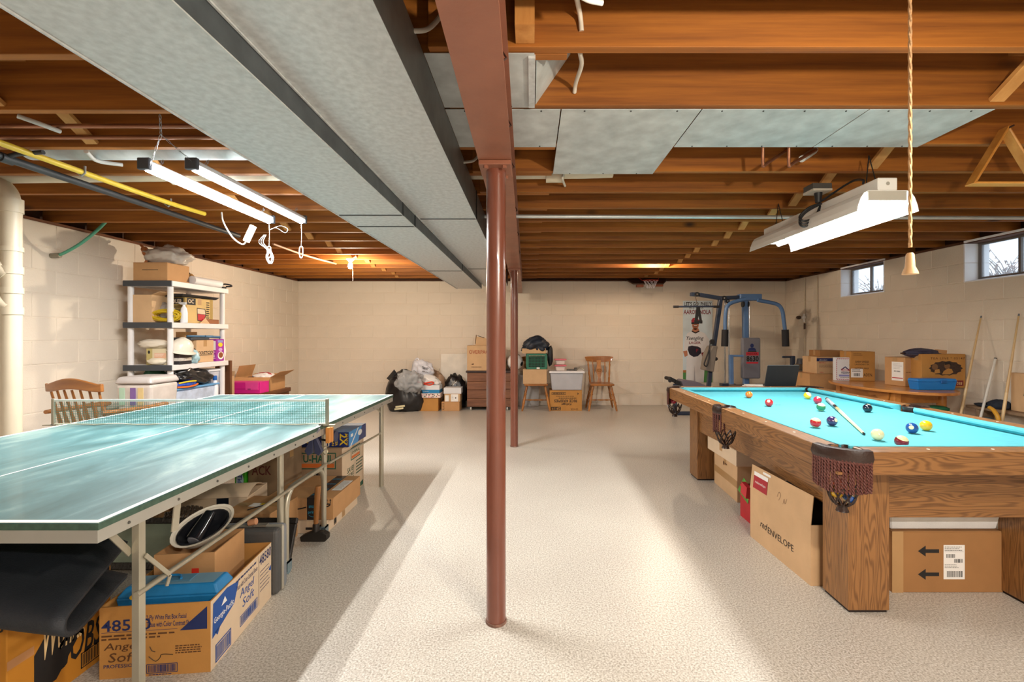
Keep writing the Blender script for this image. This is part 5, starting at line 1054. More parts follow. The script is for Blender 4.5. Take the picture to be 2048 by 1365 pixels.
# banner poster on the back wall
t=thing('banner_poster','tall printed banner of a baseball player in white hung on the back wall','poster',(3.03,YB-.008,.42)); x0,x1,z0,z1=2.765,3.30,.42,1.905
pm=mat('pale sky print','#d0dfe8',.45,var=.12,vs=3); MB().box(x0,x1,YB-.012,YB-.006,z0,z1).build('sheet',pm,t,world=True)
f=Pr(t,(x0-3.03,-.004,0),(x1-x0,0,0),(0,0,z1-z0),.0005); rn=mat('maroon ink','#7e1c2c',.6,var=0); skin=mat('skin print','#b87858',.6,var=.05); wj=mat('white jersey print','#e0dfe2',.6,var=.04); gy=mat('shade print','#a9a8b0',.6,var=.05)
f.text((.04,.935,.97,.985),"LET'S GO! PHILLY",INK(),.02); f.text((.2,.902,.7,.925),'ALL STAR',INK(),.0); f.text((.02,.835,.95,.89),'AARON NOLA',rn,.02)
f.rect(0,0,.3,.12,mat('grass print','#4f8a4a',.7,var=.1)); f.rect(0,.12,.3,.15,mat('dirt print','#a8703c',.7,var=0)); f.rect(.6,0,1,.16,mat('grass print'))
f.poly([(.1,.0),(.12,.3),(.75,.3),(.72,.1),(.7,0),(.42,0),(.40,.14),(.36,0)],wj,1); f.poly([(.36,0),(.385,.22),(.42,0)],gy,2)
f.poly([(.02,.38),(.06,.52),(.14,.60),(.3,.63),(.55,.63),(.74,.60),(.88,.53),(.9,.38),(.74,.38),(.72,.29),(.14,.29),(.14,.38)],wj,2); f.poly([(.3,.63),(.42,.605),(.55,.63),(.53,.66),(.33,.66)],skin,3)
f.poly([(.0,.38),(.14,.39),(.16,.33),(.06,.31)],skin,3); f.poly([(.62,.36),(.9,.40),(.88,.32),(.66,.30)],rn,3)
f.ellipse(.42,.705,.115,.06,skin,3); f.ellipse(.42,.69,.08,.022,mat('beard print','#8a5238',.6,var=0),4,14); f.rect(.37,.692,.47,.700,WHITE(),5); f.poly([(.29,.72),(.28,.76),(.34,.79),(.48,.79),(.55,.76),(.55,.72)],mat('red cap print','#a82838',.6,var=0),4); f.poly([(.28,.715),(.55,.715),(.56,.735),(.28,.735)],mat('dark visor print','#1e1c24',.6,var=0),5); f.text((.39,.74,.45,.775),'P',WHITE(),.03,0,6)
f.poly([(.29,.62),(.42,.598),(.56,.62),(.55,.635),(.42,.612),(.3,.635)],INK(),4)
f.text((.12,.505,.7,.565),'Yuengling',INK(),.01,.35,4); f.text((.2,.47,.6,.5),'LAGER',rn,.02,0,4)
gl=mat('dark glove print','#221c2c',.5,var=.2); f.poly([(.16,.4),(.18,.44),(.3,.45),(.5,.44),(.6,.42),(.62,.36),(.5,.32),(.36,.31),(.22,.34)],gl,5); f.text((.44,.37,.52,.41),'P',rn,.03,0,6)
# ------------------------------------------------------------------ home gym
GY=7.35
def g(px,py,dy=0): 
    q=P(px,py,GY); q.y+=dy; return q
gb=mat('steel blue enamel','#5478a8',.35,var=.08); gd=mat('dark navy enamel','#28344a',.4,var=.08); chrome=mat('chrome','#c0c2c6',.15,metal=.9,var=.04); foam=mat('black foam grip','#1d1d22',.7,bump=.2,bs=150); vin=mat('grey vinyl','#73747e',.35,var=.06,vs=4)
t=thing('home_gym','blue steel multi gym with padded backrest and press arms in the far corner','exercise machine',(3.4,GY,0))
def sq(nm,pts,a,m,b2=None):
    B=MB()
    for p,q in zip(pts,pts[1:]): B.beam(p,q,a,b2 or a,(0,1,0))
    B.build(nm,m,t,world=True,bevel=.006)
sq('lat_post',[g(1441,598),g(1420,745),Vector((g(1412,790).x,GY,.05))],.062,gd)
sq('top_boom',[g(1381,589),g(1398,590),g(1440,597),g(1480,595)],.06,gd,.075)
for px,py,r in ((1392,589.5,.038),(1446,597,.036),(1453,603,.03)):
    c0=g(px,py,-.05); MB().cyl(c0,c0+Vector((0,.03,0)),r,n=18).build('pulley',blackr,t,world=True,smooth=True); MB().cyl(c0+Vector((0,-.006,0)),c0,r*.35,n=10).build('pulley_bolt',chrome,t,world=True,smooth=True)
for x in (1484,1493): 
    c0=g(x,609,-.01); MB().cyl(c0,c0+Vector((.02,0,0)),.05,n=18).build('pulley',blackr,t,world=True,smooth=True)
sq('center_post',[g(1490,598),g(1491,690),Vector((g(1492,780).x,GY,.06))],.078,gb)
MB().box(g(1477,588).x,g(1520,588).x,GY-.07,GY+.07,g(0,602).z,g(0,589).z).build('pivot_block',gb,t,world=True,bevel=.008)
for px in (1453,1461,1502): MB().cyl(g(px,596,.06),Vector((g(px,0).x,GY+.06,.1)),.011,n=10).build('guide_rod',chrome,t,world=True,smooth=True)
wst=g(1457,0).x
for k in range(9): MB().box(wst-.1,wst+.12,GY+.0,GY+.12,.1+k*.045,.1+k*.045+.042).build('weight_plate',gd,t,world=True,bevel=.003)
for pts in ([(1484,600),(1466,604),(1452,610),(1446,620),(1444,640),(1444,664)],[(1508,602),(1530,606),(1548,611),(1556,622),(1559,640),(1562,664)]):
    p=spline([g(a,b_,-.12) for a,b_ in pts],4); MB().tube(p,.03,8).build('press_arm',gb,t,world=True,smooth=True)
    e=g(pts[-1][0],660,-.12); e2=g(pts[-1][0]+(1 if pts[-1][0]>1500 else -1),693,-.12); MB().cyl(e,e2,.052,n=16).build('foam_grip',foam,t,world=True,smooth=True)
MB().box(g(1475,0).x,g(1511,0).x,GY-.17,GY-.09,g(0,756).z,g(0,676).z).build('back_pad',vin,t,world=True,bevel=.022,seg=3)
o=Vector((g(1475,0).x,GY-.17,g(0,756).z)); f=Pr(t,t.matrix_basis.inverted()@o,(g(1511,0).x-g(1475,0).x,0,0),(0,0,g(0,676).z-g(0,756).z),.001)
f.rect(.2,.57,.88,.65,mat('red badge','#c8283a',.5,var=0)); f.text((.25,.585,.82,.635),'WEIDER',mat('dark badge','#5c1420',.5,var=0),.02); f.text((.22,.42,.88,.56),'8630',INK(),.03); f.rect(.22,.37,.86,.41,mat('red badge')); 
f.ellipse(.52,.81,.1,.05,NAVY(),1,14); f.poly([(.3,.68),(.34,.74),(.46,.76),(.6,.76),(.7,.74),(.76,.68)],NAVY(),1); f.rect(.3,.655,.76,.675,INK(),1)
sq('handle_post',[g(1451,709,-.2),Vector((g(1452,0).x,GY-.2,.35))],.058,gb); MB().cyl(g(1452,711,-.2),g(1473,711,-.24),.016,n=10).build('side_handle',gb,t,world=True,smooth=True)
sq('handle_post',[g(1571,711,-.2),Vector((g(1571,0).x,GY-.2,.35))],.058,gd); MB().cyl(g(1571,713,-.2),g(1549,713,-.24),.016,n=10).build('side_handle',gd,t,world=True,smooth=True)
MB().cyl(g(1341,615,-.15),g(1430,614.5,-.15),.014,n=10).build('lat_bar',gd,t,world=True,smooth=True)
for a,c in ((1341,1351),(1420,1431)): MB().cyl(g(a,615,-.15),g(c,615,-.15),.019,n=10).build('bar_grip',foam,t,world=True,smooth=True)
MB().cyl(g(1388,592,-.05),g(1388,613,-.15),.006,n=6).build('cable',chrome,t,world=True)
MB().add([g(1386,615,-.16),g(1393,615,-.16),g(1387,648,-.16),g(1381,648,-.16)],[(0,1,2,3)]).add([g(1387,615,-.165),g(1392,615,-.165),g(1397,648,-.165),g(1392,648,-.165)],[(0,1,2,3)]).add([g(1381,642,-.168),g(1397,642,-.168),g(1397,647,-.168),g(1381,647,-.168)],[(0,1,2,3)]).build('strap',blackr,t,world=True,solid=.006)
MB().add([p+Vector((0,dy,0)) for dy in (-.12,.12) for p in (g(1419,692),g(1430,692),g(1422,744),g(1405,740),g(1410,710))],[(0,1,2,3,4),(9,8,7,6,5)]+[(i,5+i,5+(i+1)%5,(i+1)%5) for i in range(5)]).build('arm_pad',mat('taupe vinyl','#7d756c',.5),t,world=True,bevel=.015,seg=2)
c0=g(1422,684,-.06); MB().cyl(c0,c0+Vector((0,.03,0)),.04,n=16).build('pulley',blackr,t,world=True,smooth=True); c0=g(1429,718,-.06); MB().cyl(c0,c0+Vector((0,.03,0)),.03,n=16).build('pulley',blackr,t,world=True,smooth=True)
MB().tube(spline([g(1416,684,-.1),g(1412,700,-.12),g(1404,720,-.14),g(1402,729,-.14),g(1407,731,-.14),g(1412,715,-.13),g(1413,700,-.12)],4),.011,6).build('cable_loop',blackr,t,world=True,smooth=True)
MB().add([p+Vector((0,dy,0)) for dy in (-.13,.13) for p in (g(1357,761),g(1362,759),g(1390,763),g(1407,770),g(1406,775),g(1362,772))],[tuple(range(6)),tuple(range(6,12))[::-1]]+[(i,6+i,6+(i+1)%6,(i+1)%6) for i in range(6)]).build('seat_pad',mat('mauve grey vinyl','#6a6470',.4),t,world=True,bevel=.012,seg=2)
MB().tube([g(1334,760,-.16),g(1340,758,.0),g(1338,758,.16)],.03,10).build('leg_roller',foam,t,world=True,smooth=True); sq('leg_lever',[g(1338,757),g(1350,763),g(1362,772)],.06,blackr); sq('seat_post',[g(1350,768),Vector((g(1350,0).x,GY,.05))],.055,gd)
sq('base_rail',[Vector((g(1345,0).x,GY,.03)),Vector((g(1500,0).x,GY,.03))],.055,gd); sq('base_rail',[Vector((g(1350,0).x,GY-.35,.03)),Vector((g(1350,0).x,GY+.35,.03))],.055,gd); sq('base_rail',[Vector((g(1492,0).x,GY-.8,.03)),Vector((g(1492,0).x,GY+.4,.03))],.055,gd); sq('base_rail',[Vector((g(1440,0).x,GY-.2,.345)),Vector((g(1575,0).x,GY-.2,.345))],.055,gd)
MB().box(g(1478,0).x,g(1510,0).x,GY-.55,GY-.17,.42,.48).build('seat_pad',vin,t,world=True,bevel=.02,seg=2); sq('seat_support',[Vector((g(1492,0).x,GY-.35,.42)),Vector((g(1492,0).x,GY-.35,.05))],.06,gd)
# small table behind the pool table with laptop and papers
t=thing('side_table','small dark side table hidden behind the far end of the pool table','table',(2.62,4.87,0)); 
MB().box(-.42,.22,-.24,.24,.715,.735).build('top',mat('dark table top','#3a2c24',.5),t,bevel=.004)
for sx in (-.39,.19):
    for sy in (-.21,.21): MB().cyl((sx,sy,0),(sx,sy,.715),.014).build('leg',blackr,t,smooth=True)
t=thing('laptop','open black laptop seen from behind beyond the pool table','laptop',(2.60,4.8,.736)); lp=mat('black laptop lid','#23282c',.4,var=.05)
MB().box(-.165,.165,-.01,.2,0,.018).build('base',lp,t,bevel=.004)
MB().add([(-.165,-.005,.018),(.165,-.005,.018),(.178,-.055,.232),(-.155,-.055,.232),(-.165,.005,.018),(.165,.005,.018),(.178,-.045,.232),(-.155,-.045,.232)],[(0,1,2,3),(7,6,5,4),(0,4,5,1),(1,5,6,2),(2,6,7,3),(3,7,4,0)]).build('screen_lid',lp,t,bevel=.004); MB().box(-.15,.17,-.054,-.044,.232,.236).build('lid_edge',mat('laptop edge','#7c8286',.3),t)
t=thing('newspaper','folded newspaper lying beside the laptop','newspaper',(2.33,4.8,.736)); MB().prism([(-.12,-.08),(.12,-.1),(.13,.1),(-.08,.1)],'Z',0,.012).build('newspaper_sheets',WHITE(),t); MB().prism([(-.11,-.07),(.05,-.09),(.13,.08),(-.06,.1)],'Z',.0125,.024).build('newspaper_sheets',mat('newsprint','#d8d2c8',.8,var=.15,vs=30),t)
# ------------------------------------------------------------------ right wall: oval table with cartons, cues, bench
ow=wood('orange maple','#a8662a','#cf8f48','Y',.35,6,1.5,coat=.3,vary=.06); ox,oy,oa,ob,oz=4.02,5.19,.45,.75,.72
t=thing('oval_table','oval orange maple table crowded with cartons along the side wall','table',(ox,oy,0))
n=40; MB().prism([(oa*cos(2*pi*k/n),ob*sin(2*pi*k/n)) for k in range(n)],'Z',oz-.03,oz).build('top',ow,t,bevel=.008,seg=2)
for sx in (-1,1):
    for sy in (-1,1):
        if sx==1 and sy==-1: MB().turned((.24,-.42,0),(.24,-.42,.69),[(0,.025),(.2,.03),(.45,.035),(.5,.05),(.55,.03),(.62,.05),(.66,.035),(.68,.04),(1,.045)],14).build('leg',ow,t,smooth=True)
        else: MB().box(sx*.24-.035,sx*.24+.035,sy*.42-.035,sy*.42+.035,0,.69).build('leg',ow,t,bevel=.004)
for sx in (-1,1): MB().box(sx*.24-.012,sx*.24+.012,-.385,.385,.58,.69).build('apron',ow,t)
for sy in (-1,1): MB().box(-.205,.205,sy*.42-.012,sy*.42+.012,.58,.69).build('apron',ow,t)
MB().prism([(-.41,.69),(-.1,.69),(-.13,.62),(-.22,.64),(-.3,.58),(-.38,.56)],'X',-.3,-.285).build('scroll_bracket',ow,t)
t,w,d,h=carton('candle_carton','tall ochre carton with black lettering and a barcode sticker on the oval table',3.93,4.2,5.60,5.86,oz+.001,.36,-8,KRAFT3()); f=face(t,'front',w,d,h)
f.text((.18,.62,.74,.69),'SUNDAY CANDLES',INK(),.01); f.text((.16,.54,.74,.59),'LAVENDER 7 IN',INK()); f.text((.16,.4,.74,.46),'NATURAL WAX',INK()); f.text((.52,.16,.9,.26),'ADEN.',INK()); f.rect(-.0,.12,.5,.42,WHITE(),0,'sticker'); f.lines(.05,.3,.45,.4,2,INK(),.4); f.barcode(.1,.15,.4,.28,INK(),10); f.lines(.1,.85,.5,.95,2,brown,.3)
f=face(t,'right',w,d,h); f.ellipse(.5,.2,.08,.05,INK())
t,w,d,h=carton('pizza_box','white mailing box with red dashes standing on the oval table',3.76,3.985,5.66,5.72,oz+.001,.285,-6,mat('white carton'),tape=False); f=face(t,'front',w,d,h)
for k in range(10):
    if k<8: f.poly([(.08+k*.105,.04),(.14+k*.105,.04),(.16+k*.105,.07),(.1+k*.105,.07)],RED()); f.poly([(.08+k*.105,.93),(.14+k*.105,.93),(.16+k*.105,.96),(.1+k*.105,.96)],RED())
    f.rect(.04,.08+k*.087,.08,.12+k*.087,RED()); f.rect(.92,.08+k*.087,.96,.12+k*.087,RED())
f.poly([(.28,.48),(.5,.62),(.74,.46),(.7,.42),(.5,.57),(.32,.44)],NAVY()); f.text((.3,.40,.72,.52),'FREDDY & SONS',RED(),.01); f.text((.3,.3,.74,.38),'PIZZERIA',NAVY(),.02); f.rect(.18,.18,.84,.26,mat('lilac print','#8a8ac0',.6,var=0)); f.lines(.25,.12,.8,.16,1,INK(),.4); f.lines(.7,.66,.9,.7,1,INK(),.5)
t,w,d,h=carton('label_carton','brown carton with a long white shipping label at the middle of the oval table',4.05,4.38,5.03,5.27,oz+.001,.315,10,KRAFT()); 
f=face(t,'left',w,d,h); f.rect(.36,.18,.92,.84,WHITE(),0,'sticker'); f.barcode(.45,.48,.8,.54,INK(),12); f.rect(.38,.26,.9,.29,RED(),1); f.lines(.44,.58,.86,.8,5,mat('grey ink','#9a9a9a',.7,var=0),.2)
f=face(t,'front',w,d,h); f.lines(.04,.47,.9,.51,1,brown,.5); MB().box(.0,.025,-d/2-.002,-d/2,h-.1,h).build('paper_tag',mat('ivory paper','#d8d4b0',.7),t)
t,w,d,h=carton('portrait_carton','ochre carton printed with a brown oval picture at the near end of the oval table',4.15,4.615,4.88,5.02,oz+.001,.36,0,KRAFT3()); f=face(t,'front',w,d,h)
f.text((.2,.84,.98,.91),'TEA LINE * 05147',brown,.005,0,1,0,'lettering',1.2); dkb=mat('dark brown print','#3c2a22',.7,var=.3,vs=60)
f.poly([(.55+.37*cos(2*pi*k/28)*(1+.05*(-1)**k),.58+.21*sin(2*pi*k/28)*(1+.06*(-1)**k)) for k in range(28)],dkb); f.poly([(.46,.4),(.5,.5),(.6,.58),(.68,.56),(.72,.46),(.64,.4)],KRAFT3(),1); f.ellipse(.58,.66,.07,.1,mat('mid brown print','#7a5636',.7,var=0),1); f.poly([(.52,.68),(.53,.76),(.6,.79),(.66,.74),(.66,.64),(.63,.7)],mat('black hair print','#221a18',.7,var=0),2); f.ellipse(.3,.62,.07,.09,mat('mid brown print'),1); f.poly([(.28,.42),(.3,.54),(.4,.56),(.42,.44)],KRAFT3(),1); f.rect(.78,.06,.95,.22,mat('dark red print','#7a1822',.6,var=0)); f.text((.8,.09,.92,.19),'tea',mat('cream print'),.0,.3)
MB().box(-.03,.06,0,.05,h,h+.045).M(Matrix.Rotation(.1,4,'Y')).build('torn_flap',KRAFT(),t)
t=thing('blue_toolbox','flat bright blue plastic case at the near edge of the oval table','case',(4.14,4.745,oz+.001)); bb=mat('bright blue plastic','#1878c8',.35,var=.04)
MB().frustum((-.185,.185,-.055,.055),(-.2,.2,-.065,.065),0,.085).build('base',bb,t,bevel=.006,seg=2); MB().frustum((-.203,.203,-.068,.068),(-.195,.195,-.06,.06),.086,.115).build('lid',bb,t,bevel=.006,seg=2); MB().box(.03,.09,-.076,-.066,.07,.1).build('latch',mat('darker blue plastic','#1460a8',.35),t,bevel=.004)
t=thing('folded_umbrella','dark navy folded umbrella resting on the two cartons','umbrella',(4.25,5.05,1.04)); um=mat('navy nylon sheen','#34334c',.35,var=.3,vs=25,bump=.3,bs=30)
b=MB()
for k in range(11):
    a=2*pi*k/11; p=[]; 
    for j in range(7):
        v=j/6; rr=(.016+.028*sin(pi*min(1,v*1.12)))*(1 if k%2 else 1.25); p.append((-.2+.42*v,-.06+rr*1.3*cos(a),.045+rr*.8*sin(a)-.0*v))
    b.tube(p,[.006,.014,.017,.018,.016,.012,.005],6)
b.build('canopy',um,t,smooth=True); MB().cyl((-.2,-.06,.045),(-.235,-.06,.045),.008).build('ferrule',mat('dark wood tip','#4a3020',.5),t)
t,w,d,h=carton('brand_carton','large brown carton on the floor at the far end of the oval table',3.71,4.09,6.12,6.5,0,.765,0,KRAFT()); f=face(t,'front',w,d,h); f.text((.3,.55,.86,.61),'HomeSense',INK(),.01); f.ellipse(.27,.6,.03,.02,INK())
t,w,d,h=carton('striped_carton','tan carton with a navy stripe on top of the large brown carton',3.81,4.16,6.13,6.45,.766,.225,0,KRAFT2()); f=face(t,'front',w,d,h); f.rect(0,.74,1,.92,NAVY()); f.text((.1,.78,.4,.86),'allmodern',WHITE()); f.text((.1,.6,.34,.68),'MODEL J',RED(),.01); f.lines(.1,.35,.7,.55,4,INK(),.25); f.lines(.12,.05,.3,.12,1,RED(),.4)
t,w,d,h=carton('brown_carton','small brown carton topmost on the striped carton stack',3.88,4.18,6.15,6.42,.992,.085,-4,mat('brown cardboard'))
t=thing('water_pump','small dark pump motor on the wall beside the striped carton','pump',(4.05,6.85,.80)); 
MB().cyl((-.02,0,.05),(-.02,0,.13),.07,.055,16).build('motor',mat('dark motor','#3a3a40',.5,var=.3,vs=30),t,smooth=True); MB().box(-.1,.1,-.06,.06,-.03,.05).build('housing',mat('brown grey casting','#6a5f50',.6,var=.3,vs=30),t,bevel=.012); MB().cyl((.04,-.09,.0),(.04,-.06,.0),.035,n=14).build('gauge',mat('gauge white','#d0ccc0',.4),t,smooth=True)
MB().box(-.09,.09,-.05,.07,-.8,-.03).build('stand',mat('stand grey','#6c6862',.6),t)
t=thing('wall_pipes','pair of thin cream pipes with a white valve running down the side wall','pipe',(XR-.02,7.74,.8))
for y,z0_ in ((7.76,.84),(7.42,.8)): MB().cyl((XR-.02,y,z0_),(XR-.02,y,2.24),.009,n=8).build('pipe',pvc,t,world=True,smooth=True)
MB().sphere((XR-.035,7.76,1.58),.035,12,8).cyl((XR-.03,7.76,1.64),(XR-.03,7.76,1.5),.016).build('valve',WHITE(),t,world=True,smooth=True); MB().cyl((XR-.07,7.82,1.58),(XR-.07,7.87,1.58),.03).cyl((XR-.02,7.76,1.48),(XR-.02,7.76,1.38),.014).build('valve_handle',mat('dark brown handle','#4a3428',.5),t,world=True,smooth=True)
MB().tube(spline([(XR-.02,7.76,.84),(XR-.04,7.74,.78),(XR-.15,7.6,.76),(4.15,6.92,.82)],4),.009,6).build('hose',pvc,t,world=True,smooth=True)
# cues against the wall
pine=mat('pale cue wood','#dcc090',.35,var=.06,stretch=(1,1,.2)); shd=mat('cue shaft wood','#c8a878',.35,var=.06)
for lb,tip,ft,rr in (('pale wooden cue leaning on the wall beside the portrait carton',(4.615,4.71,1.48),(4.2,4.6,.0),.0155),('pale wooden cue leaning on the wall at the right edge',(4.625,4.355,1.485),(4.28,4.25,.0),.0155)):
    cue('leaning_cue',lb,ft,tip,[('bumper',0,.01,.013,.0145,blackr),('butt',.01,.5,rr,.0125,pine),('shaft',.5,.985,.0125,.0068,shd),('tip',.985,1,.0068,.006,mat('blue grey tip','#6a7078',.6))])
t=thing('white_pole','thin white pole leaning on the wall between the two cues','pole',(4.2,4.42,0)); MB().cyl((4.2,4.42,.0),(4.615,4.565,1.05),.0125,.011,12).build('shaft',mat('white pole','#d6d4cc',.4,var=.03),t,world=True,smooth=True); MB().cyl((4.613,4.5643,1.046),(4.6165,4.5655,1.055),.0115).build('cap',blackr,t,world=True)
# bench with flattened carton
bwd=wood('grey bench wood','#6f5a44','#a08468','Y',.7,8,2,vary=.05); t=thing('low_bench','rough wooden plank bench against the side wall behind the cues','bench',(4.51,4.1,0))
MB().box(4.46,4.62,3.2,4.72,.54,.568).build('plank',bwd,t,world=True,bevel=.004); MB().box(4.47,4.62,4.58,4.62,0,.54).build('leg_board',bwd,t,world=True); MB().box(4.47,4.62,3.3,3.34,0,.54).build('leg_board',bwd,t,world=True)
t,w,d,h=carton('flat_box','flattened tan carton marked MEDIUM standing on the bench against the wall',3.55,4.30,0,0.055,0,.36,0,KRAFT2(),tape=False)
t.matrix_basis=Matrix.Translation((4.575,3.98,.569)) @ Matrix.Rotation(R(-90),4,'Z') @ Matrix.Rotation(R(0),4,'Y')
f=face(t,'front',w,d,h); f.text((.18,.54,.42,.63),'INDIANA',mat('dark green ink','#2c4034',.6,var=0),.01,.2); f.text((.15,.42,.4,.51),'MEDIUM',mat('dark green ink'),.01,.2); MB().box(-.2,.36,-.02,.02,h,h+.07).build('flap',KRAFT2(),t)
t=thing('navy_cap','dark navy cap lying on the bench in front of the flattened carton','cap',(4.43,4.52,.569)); blob('crown',mat('navy cloth','#1c2430',.8,var=.2),t,(4.54,4.46,.60),(.08,.09,.055),.15,2,31,floor=.569); blob('brim',mat('navy cloth'),t,(4.50,4.56,.59),(.06,.09,.018),.1,2,32,floor=.57)
t,w,d,h=carton('floor_carton','tan carton under the bench behind the cues',4.28,4.6,3.72,4.1,0,.47,0,KRAFT()); f=face(t,'left',w,d,h); f.rect(.1,.5,.35,.56,INK()); f.rect(.115,.51,.335,.55,KRAFT(),1); f.text((.14,.512,.32,.548),'GOSU',INK(),.01,0,2)
t,w,d,h=carton('beige_box','pale carton under the bench beside the white pole',4.42,4.6,4.14,4.5,0,.42,0,KRAFT4())
t=thing('yellow_tool','teal power tool with a curved yellow handle under the bench','tool',(4.36,4.3,0)); MB().box(-.1,.05,-.12,.12,0,.38).build('case',mat('dark case','#2c2c2e',.6),t,bevel=.01); MB().lathe([(.03,.381),(.06,.40),(.06,.47),(.03,.5)],14,(-.03,.06,0)).build('motor',mat('teal plastic','#2f5560',.4),t,smooth=True); MB().tube(spline([(-.04,-.06,.42),(-.06,-.07,.52),(-.05,-.02,.58),(-.04,.03,.6)],4),.018,8).build('handle',mat('mustard plastic','#c8922c',.4),t,smooth=True)
t=thing('green_cloth_roll','green cloth bundle and pale board at the foot of the oval table','bundle',(4.30,4.66,0)); MB().box(-.28,-.11,0,.04,0,.5).build('board',mat('pale board','#b5ab9c',.7),t); blob('cloth',mat('bottle green cloth','#1e6a48',.8,var=.25,vs=20),t,(4.11,4.68,.53),(.13,.05,.035),.2,2,33,floor=.501)
# ------------------------------------------------------------------ left wall: shelving, chair, chest
wp=mat('white shelf plastic','#dcd8d6',.45,var=.03); dg=mat('charcoal plastic','#3a3d42',.5,var=.06)
SX0,SX1,SY0,SY1=-4.09,-3.60,4.6,5.47; LV=[.12,.55,.98,1.41,1.83]
t=thing('shelving_unit','white plastic shelving unit with charcoal end caps against the left wall','shelf',((SX0+SX1)/2,(SY0+SY1)/2,0))
for z in LV:
    s=MB().box(SX0+.012,SX1,SY0+.012,SY1,z-.055,z-.0).build('shelf_board',wp,t,world=True,bevel=.004)
    MB().box(SX0,SX1-.0,SY0,SY0+.012,z-.056,z+.001).build('end_cap',dg,s,world=True,bevel=.003)
for x in (SX0+.045,SX1-.045):
    for y in (SY0+.045,SY1-.045):
        for a,c in zip([0]+LV[:-1],[LV[0]-.056]+[q-.056 for q in LV[1:]]): MB().cyl((x,y,a),(x,y,c),.026,n=14).build('post',wp,t,world=True,smooth=True)
z5,z4,z3,z2=[q+.001 for q in (1.83,1.41,.98,.55)]
t,w,d,h=carton('brown_carton','brown carton with a handle slot on top of the shelving unit',-4.01,-3.665,4.63,4.93,z5,.185,0,KRAFT(),tape=False); MB().box(-.08,.08,-d/2-.001,-d/2,h*.58,h*.61).build('handle_slot',INK(),t); f=face(t,'right',w,d,h); f.poly([(.86,.1),(.99,.45),(.99,.1)],brown)
t=thing('grey_bag','crumpled grey white plastic bag on the carton atop the shelves','bag',(-3.82,4.78,z5+.186)); blob('bag',mat('beige film','#c4b8ac',.4,var=.1,alpha=.96),t,(-3.79,4.80,2.10),(.20,.13,.10),.35,2.1,41,floor=z5+.186)
t=thing('brown_cloth','twisted orange brown cloth poking up beside the grey bag','cloth',(-3.99,4.75,z5+.186)); MB().tube(spline([(.04,-.05,.0),(.06,-.04,.05),(.03,-.02,.1),(-.01,0,.16),(-.06,.02,.2)],4),[.012]*8+[.03]*5+[.012]*4,8).build('cloth',mat('rust cloth','#b06a38',.7,var=.15),t,smooth=True)
t=thing('paper_roll','roll of white paper lying on the top shelf','roll',(-3.66,5.2,z5)); MB().lathe([(.025,0),(.045,0),(.045,.44),(.025,.44),(.025,0)],20).M(Matrix.Translation((0,-.24,.0455)) @ Matrix.Rotation(-pi/2,4,'X')).build('paper',mat('white roll','#dcd9d8',.6,var=.02),t,smooth=True)
t=thing('wood_bracket','small wooden bracket block behind the paper roll','block',(-3.9,5.2,z5)); MB().prism([(-.02,0),(.08,0),(.1,.1),(.05,.15),(-.03,.08)],'Y',-.02,.02).build('block',wood('light block','#a87a3c','#d0a060','Z',.6),t,bevel=.004); MB().tube(spline([(-.02,-.03,.02),(-.035,-.03,.09),(.03,-.03,.16),(.06,-.03,.14)],4),.008,5).build('dark_edge',mat('dark edge'),t)
t=thing('black_clamp','black plastic handle tool at the far end of the top shelf','tool',(-3.66,5.43,z5)); MB().box(-.03,.05,-.03,.02,0,.02).build('base',blackr,t,bevel=.004); MB().tube(spline([(.0,-.02,.02),(.04,-.02,.05),(.1,.0,.045),(.11,.02,.03),(.05,.01,.025)],4),.009,6).build('handle',blackr,t,smooth=True)
# tier under the top
t=thing('black_tray','flat black tray lying on the cooler carton','tray',(-3.75,5.08,z4+.275)); MB().frustum((-.1,.1,-.28,.25),(-.13,.13,-.3,.27),0,.03).build('tray',blackr,t,bevel=.006)
t,w,d,h=carton('open_carton','plain tan carton at the near corner of the second shelf',-4.02,-3.83,4.64,4.9,z4,.28,0,KRAFT2(),{'right':(70,.09)})
t,w,d,h=carton('cooler_carton','olive printed carton marked COOLER on the second shelf',-3.88,-3.64,4.86,5.25,z4,.272,-4,mat('olive cardboard','#a08548',.75,var=.06)); f=face(t,'front',w,d,h)
f.rect(0,.74,.93,.97,INK()); f.text((.1,.77,.86,.93),'COOLER',KRAFT4(),.02); f.lines(.05,.2,.45,.68,6,INK(),.35); f.lines(.52,.2,.9,.68,8,INK(),.35)
f=face(t,'right',w,d,h); MB().box(w/2,w/2+.0005,-d/2+.02,d/2-.05,.002,h-.006).build('printed_side',mat('cream carton','#c8a86c',.7),t); f.off=.0012; f.rect(.06,.72,.36,.98,INK()); f.text((.1,.78,.3,.94),'OC',KRAFT4(),.02); f.poly([(.42,.1),(.66,.06),(.74,.35),(.7,.6),(.4,.62)],INK()); f.poly([(.44,.13),(.64,.09),(.71,.35),(.43,.38)],RED(),1); f.poly([(.43,.39),(.71,.37),(.68,.57),(.42,.59)],KRAFT4(),1); f.lines(.74,.1,.86,.9,9,INK(),.5)
t=thing('extension_cord','coiled yellow extension cord on the second shelf','cord',(-3.70,4.68,z4)); b=MB(); rd=random.Random(9)
for k in range(18):
    dy=rd.uniform(-.03,.03); sc=rd.uniform(.8,1.05); z0_=rd.uniform(.0,.02)
    b.tube([(-.02+.15*sc*cos(a*pi/12), dy+.012*sin(a*pi/6+k), .068+z0_*.3+.052*sc*sin(a*pi/12)+.012*sin(a*pi/8+k)) for a in range(24)],.0065,6,True)
b.build('coil',mat('yellow cord','#c8a814',.45),t,smooth=True)
